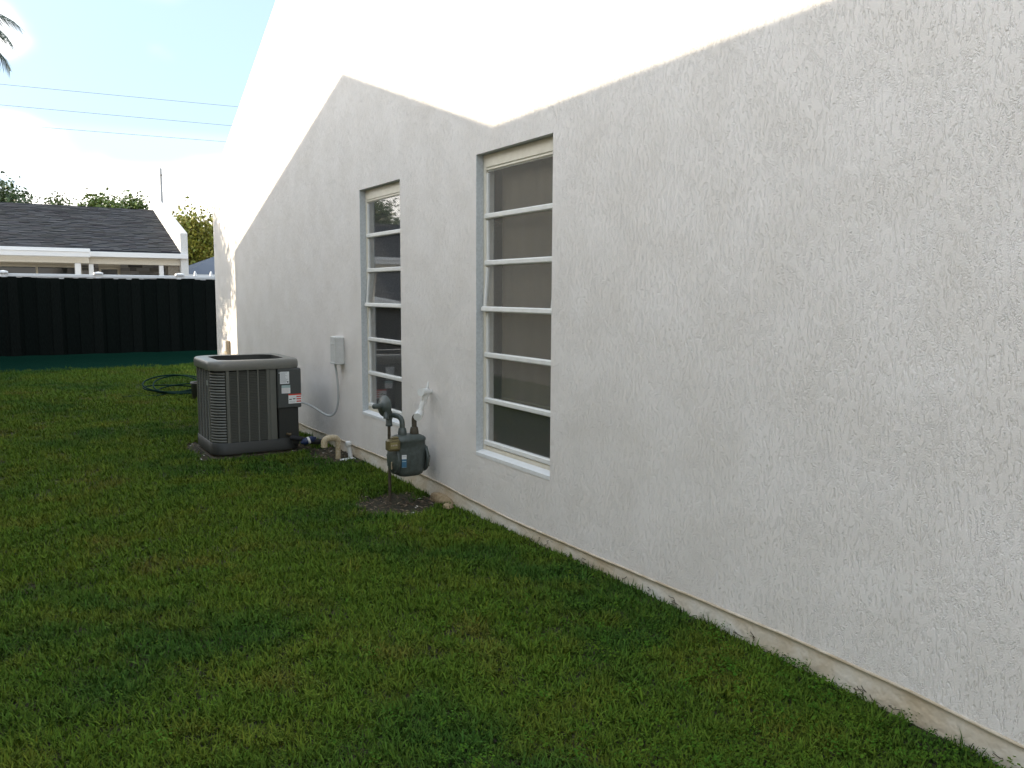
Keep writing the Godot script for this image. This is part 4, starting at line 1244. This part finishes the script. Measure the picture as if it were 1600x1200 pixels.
# ------------------------------------------------------------------ materials
func build_materials():
	var fine := noise_tex(0.06, Color(0.86, 0.86, 0.86), Color(1, 1, 1), 512, 4, 3)
	var blotch := noise_tex(0.012, Color(0.955, 0.95, 0.94), Color(1, 1, 1), 512, 5, 4)
	var dirt := noise_tex(0.02, Color(0.76, 0.69, 0.58), Color(1, 0.99, 0.97), 512, 5, 5)
	var grain := noise_tex(0.2, Color(0.3, 0.3, 0.3), Color(1, 1, 1), 512, 3, 6)
	M.stucco = grained(mat(lin(0.818, 0.772, 0.738), 0.7), blotch, 1.0 / 3.0, stucco_relief(), 0.62)
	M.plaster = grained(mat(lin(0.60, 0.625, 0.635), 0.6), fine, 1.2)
	M.bead = grained(mat(lin(0.64, 0.59, 0.51), 0.7), dirt, 0.9)
	M.foundation = grained(mat(lin(0.74, 0.718, 0.672), 0.9), noise_tex(0.008, Color(0.84, 0.76, 0.64), Color(1, 1, 1), 512, 5, 10), 0.16, noise_tex(0.09, Color(0, 0, 0), Color(1, 1, 1), 512, 5, 16), 0.55)
	M.foundation.uv1_scale = Vector3.ONE * 0.5
	M.foundation.uv1_offset = Vector3(0.5, 0.0, 0.5)
	M.foundation_tan = grained(mat(lin(0.48, 0.39, 0.27), 0.9), dirt, 3.0, grain, 0.8)
	M.house_paint = grained(mat(lin(0.78, 0.77, 0.75), 0.7), fine, 0.8)
	M.beige_paint = grained(mat(lin(0.42, 0.37, 0.29), 0.8), fine, 0.6)
	M.cream_paint = grained(mat(lin(0.78, 0.72, 0.61), 0.6), fine, 1.0)
	M.frame_paint = grained(mat(lin(0.78, 0.73, 0.62), 0.4), blotch, 2.0)
	M.sash_paint = grained(mat(lin(0.80, 0.79, 0.76), 0.35), blotch, 2.0)
	M.sill_paint = grained(mat(lin(0.80, 0.80, 0.80), 0.5), blotch, 2.0)
	M.vinyl = mat(lin(0.82, 0.82, 0.82), 0.4)
	M.dark_floor = mat(lin(0.12, 0.10, 0.08), 0.6)
	M.soil = grained(mat(lin(0.060, 0.052, 0.022), 1.0), noise_tex(0.03, Color(0.45, 0.42, 0.4), Color(1, 1, 1), 512, 5, 8), 1.3, grain, 1.2)
	M.grass = mat(Color.WHITE, 0.75)
	M.grass.vertex_color_use_as_albedo = true
	M.grass.metallic_specular = 0.18
	M.grass.backlight = lin(0.16, 0.22, 0.08)
	M.litter = mat(Color.WHITE, 0.9)
	M.litter.vertex_color_use_as_albedo = true
	M.leaf = mat(Color.WHITE, 0.5)
	M.leaf.vertex_color_use_as_albedo = true
	M.leaf.backlight = lin(0.5, 0.6, 0.2)
	M.palm_leaf = mat(lin(0.035, 0.062, 0.028), 0.45)
	M.palm_leaf.backlight = lin(0.3, 0.4, 0.12)
	M.bark = grained(mat(lin(0.16, 0.13, 0.10), 0.9), fine, 2.0)
	M.palm_bark = grained(mat(lin(0.22, 0.19, 0.16), 0.9), fine, 3.0)
	M.glass = mat(Color(1, 1, 1, 0.03), 0.02)
	M.glass.transparency = BaseMaterial3D.TRANSPARENCY_ALPHA
	M.blind = grained(mat(lin(0.11, 0.094, 0.064), 0.9), fine, 3.0)
	M.dark_glass = mat(lin(0.02, 0.024, 0.026), 0.06)
	M.ac_body = mat(lin(0.110, 0.113, 0.098), 0.42)
	M.ac_cap = grained(mat(lin(0.19, 0.188, 0.168), 0.34), fine, 3.0)
	M.ac_box = grained(mat(lin(0.066, 0.072, 0.070), 0.45), fine, 3.0)
	M.ac_dark = grained(mat(lin(0.022, 0.024, 0.021), 0.55), fine, 3.0)
	M.coil = mat(lin(0.012, 0.012, 0.011), 0.8)
	M.pad = grained(mat(lin(0.10, 0.085, 0.065), 0.95), dirt, 2.0, grain, 0.9)
	M.patio = grained(mat(lin(0.70, 0.67, 0.62), 0.9), dirt, 1.0)
	M.steel = mat(lin(0.55, 0.55, 0.55), 0.35, 0.8)
	M.brass = mat(lin(0.12, 0.09, 0.05), 0.5, 0.5)
	M.black_foam = mat(lin(0.018, 0.018, 0.02), 0.85)
	M.blue_paint = mat(lin(0.010, 0.022, 0.075), 0.4)
	M.white_plastic = mat(lin(0.70, 0.70, 0.68), 0.45)
	M.cream_plastic = grained(mat(lin(0.60, 0.54, 0.42), 0.45), dirt, 4.0)
	M.conduit = mat(lin(0.42, 0.43, 0.43), 0.5)
	M.box_grey = grained(mat(lin(0.60, 0.60, 0.585), 0.45), blotch, 3.0)
	M.box_tan = grained(mat(lin(0.45, 0.41, 0.35), 0.6), dirt, 4.0)
	M.meter_grey = grained(mat(lin(0.085, 0.104, 0.100), 0.42), noise_tex(0.03, Color(0.75, 0.75, 0.72), Color(1, 1, 1), 256, 4, 9), 3.0)
	M.pipe_brown = grained(mat(lin(0.075, 0.066, 0.048), 0.65), dirt, 5.0)
	M.olive_plastic = grained(mat(lin(0.16, 0.14, 0.065), 0.5), dirt, 5.0)
	M.amber_plastic = mat(lin(0.24, 0.20, 0.08), 0.25)
	M.white_pipe = grained(mat(lin(0.72, 0.72, 0.70), 0.45), blotch, 4.0)
	M.fence_dark = []
	for k in 3:
		var m := mat(lin([0.010, 0.012, 0.0085][k], [0.014, 0.0155, 0.0125][k], [0.0125, 0.014, 0.011][k]), 0.85)
		m.metallic_specular = 0.15
		var gr := noise_tex(0.05, Color(0.6, 0.6, 0.6), Color(1, 1, 1), 256, 4, 20 + k)
		grained(m, gr, 1.0)
		m.uv1_scale = Vector3(5.0, 0.6, 5.0)
		M.fence_dark.append(m)
	M.turf = grained(mat(lin(0.012, 0.070, 0.045), 0.95), grain, 6.0, grain, 1.0)
	M.turf.metallic_specular = 0.1
	M.hose = mat(lin(0.005, 0.024, 0.018), 0.7)
	M.hose.metallic_specular = 0.2
	M.pot_dark = mat(lin(0.022, 0.022, 0.022), 0.5)
	M.shingle = grained(mat(lin(0.034, 0.035, 0.041), 0.95), fine, 2.0)
	M.shingle_tint = mat(Color.WHITE, 0.95)
	M.shingle_tint.vertex_color_use_as_albedo = true
	M.shingle_blue = grained(mat(lin(0.13, 0.15, 0.19), 0.9), fine, 2.0)
	M.stone = mat(Color.WHITE, 0.9)
	M.stone.vertex_color_use_as_albedo = true
	M.stone_grey = grained(mat(lin(0.32, 0.31, 0.30), 0.9), dirt, 2.0)
	M.wire = mat(lin(0.22, 0.22, 0.23), 0.6)
	M.pole_grey = mat(lin(0.42, 0.43, 0.45), 0.8)

# ------------------------------------------------------------------ the scene
func _ready():
	rng.seed = 1
	# camera: eye 1.6 m above the yard, turned 31.5 degrees to the right of the wall's direction
	var cam := Camera3D.new()
	cam.name = "camera"
	var pitch := 0.109235; var yaw := 0.550457; var roll := 0.004867
	var fw := Vector3(sin(yaw) * cos(pitch), -sin(pitch), -cos(yaw) * cos(pitch))
	var rt := Vector3(cos(yaw), 0, sin(yaw))
	var up := rt.cross(fw)
	cam.transform = Transform3D(Basis(rt * cos(roll) + up * sin(roll), up * cos(roll) - rt * sin(roll), -fw), Vector3(0, 1.6, 0))
	cam.fov = rad_to_deg(2.0 * atan(600.0 / 1290.0))
	cam.near = 0.05
	cam.far = 600.0
	add_child(cam)
	cam.current = true
	var env := Environment.new()
	env.background_mode = Environment.BG_SKY
	var sm := PanoramaSkyMaterial.new()
	sm.panorama = sky_panorama()
	env.sky = Sky.new()
	env.sky.sky_material = sm
	env.tonemap_mode = Environment.TONE_MAPPER_LINEAR
	env.tonemap_exposure = 1.5
	env.sdfgi_enabled = true
	env.ssao_enabled = true
	env.ssil_enabled = true
	var we := WorldEnvironment.new()
	we.name = "environment"
	we.environment = env
	add_child(we)
	var sun := DirectionalLight3D.new()
	sun.name = "sun"
	sun.light_energy = 1.6
	sun.light_color = Color(1.0, 0.94, 0.84)
	sun.light_angular_distance = 0.5
	sun.shadow_enabled = true
	add_child(sun)
	sun.look_at_from_position(Vector3.ZERO, SUN_TRAVEL, Vector3.UP)

	ground_noise.seed = 3; ground_noise.frequency = 0.35; ground_noise.fractal_octaves = 3
	tone_noise.seed = 8; tone_noise.frequency = 0.55; tone_noise.fractal_octaves = 3
	bare_noise.seed = 15; bare_noise.frequency = 0.6; bare_noise.fractal_octaves = 2
	build_materials()
	build_ground()
	build_house()
	build_neighbours()
	build_yard_edge()
	build_background()
	build_palm()
	build_condenser()
	build_meter()
	build_lawn()
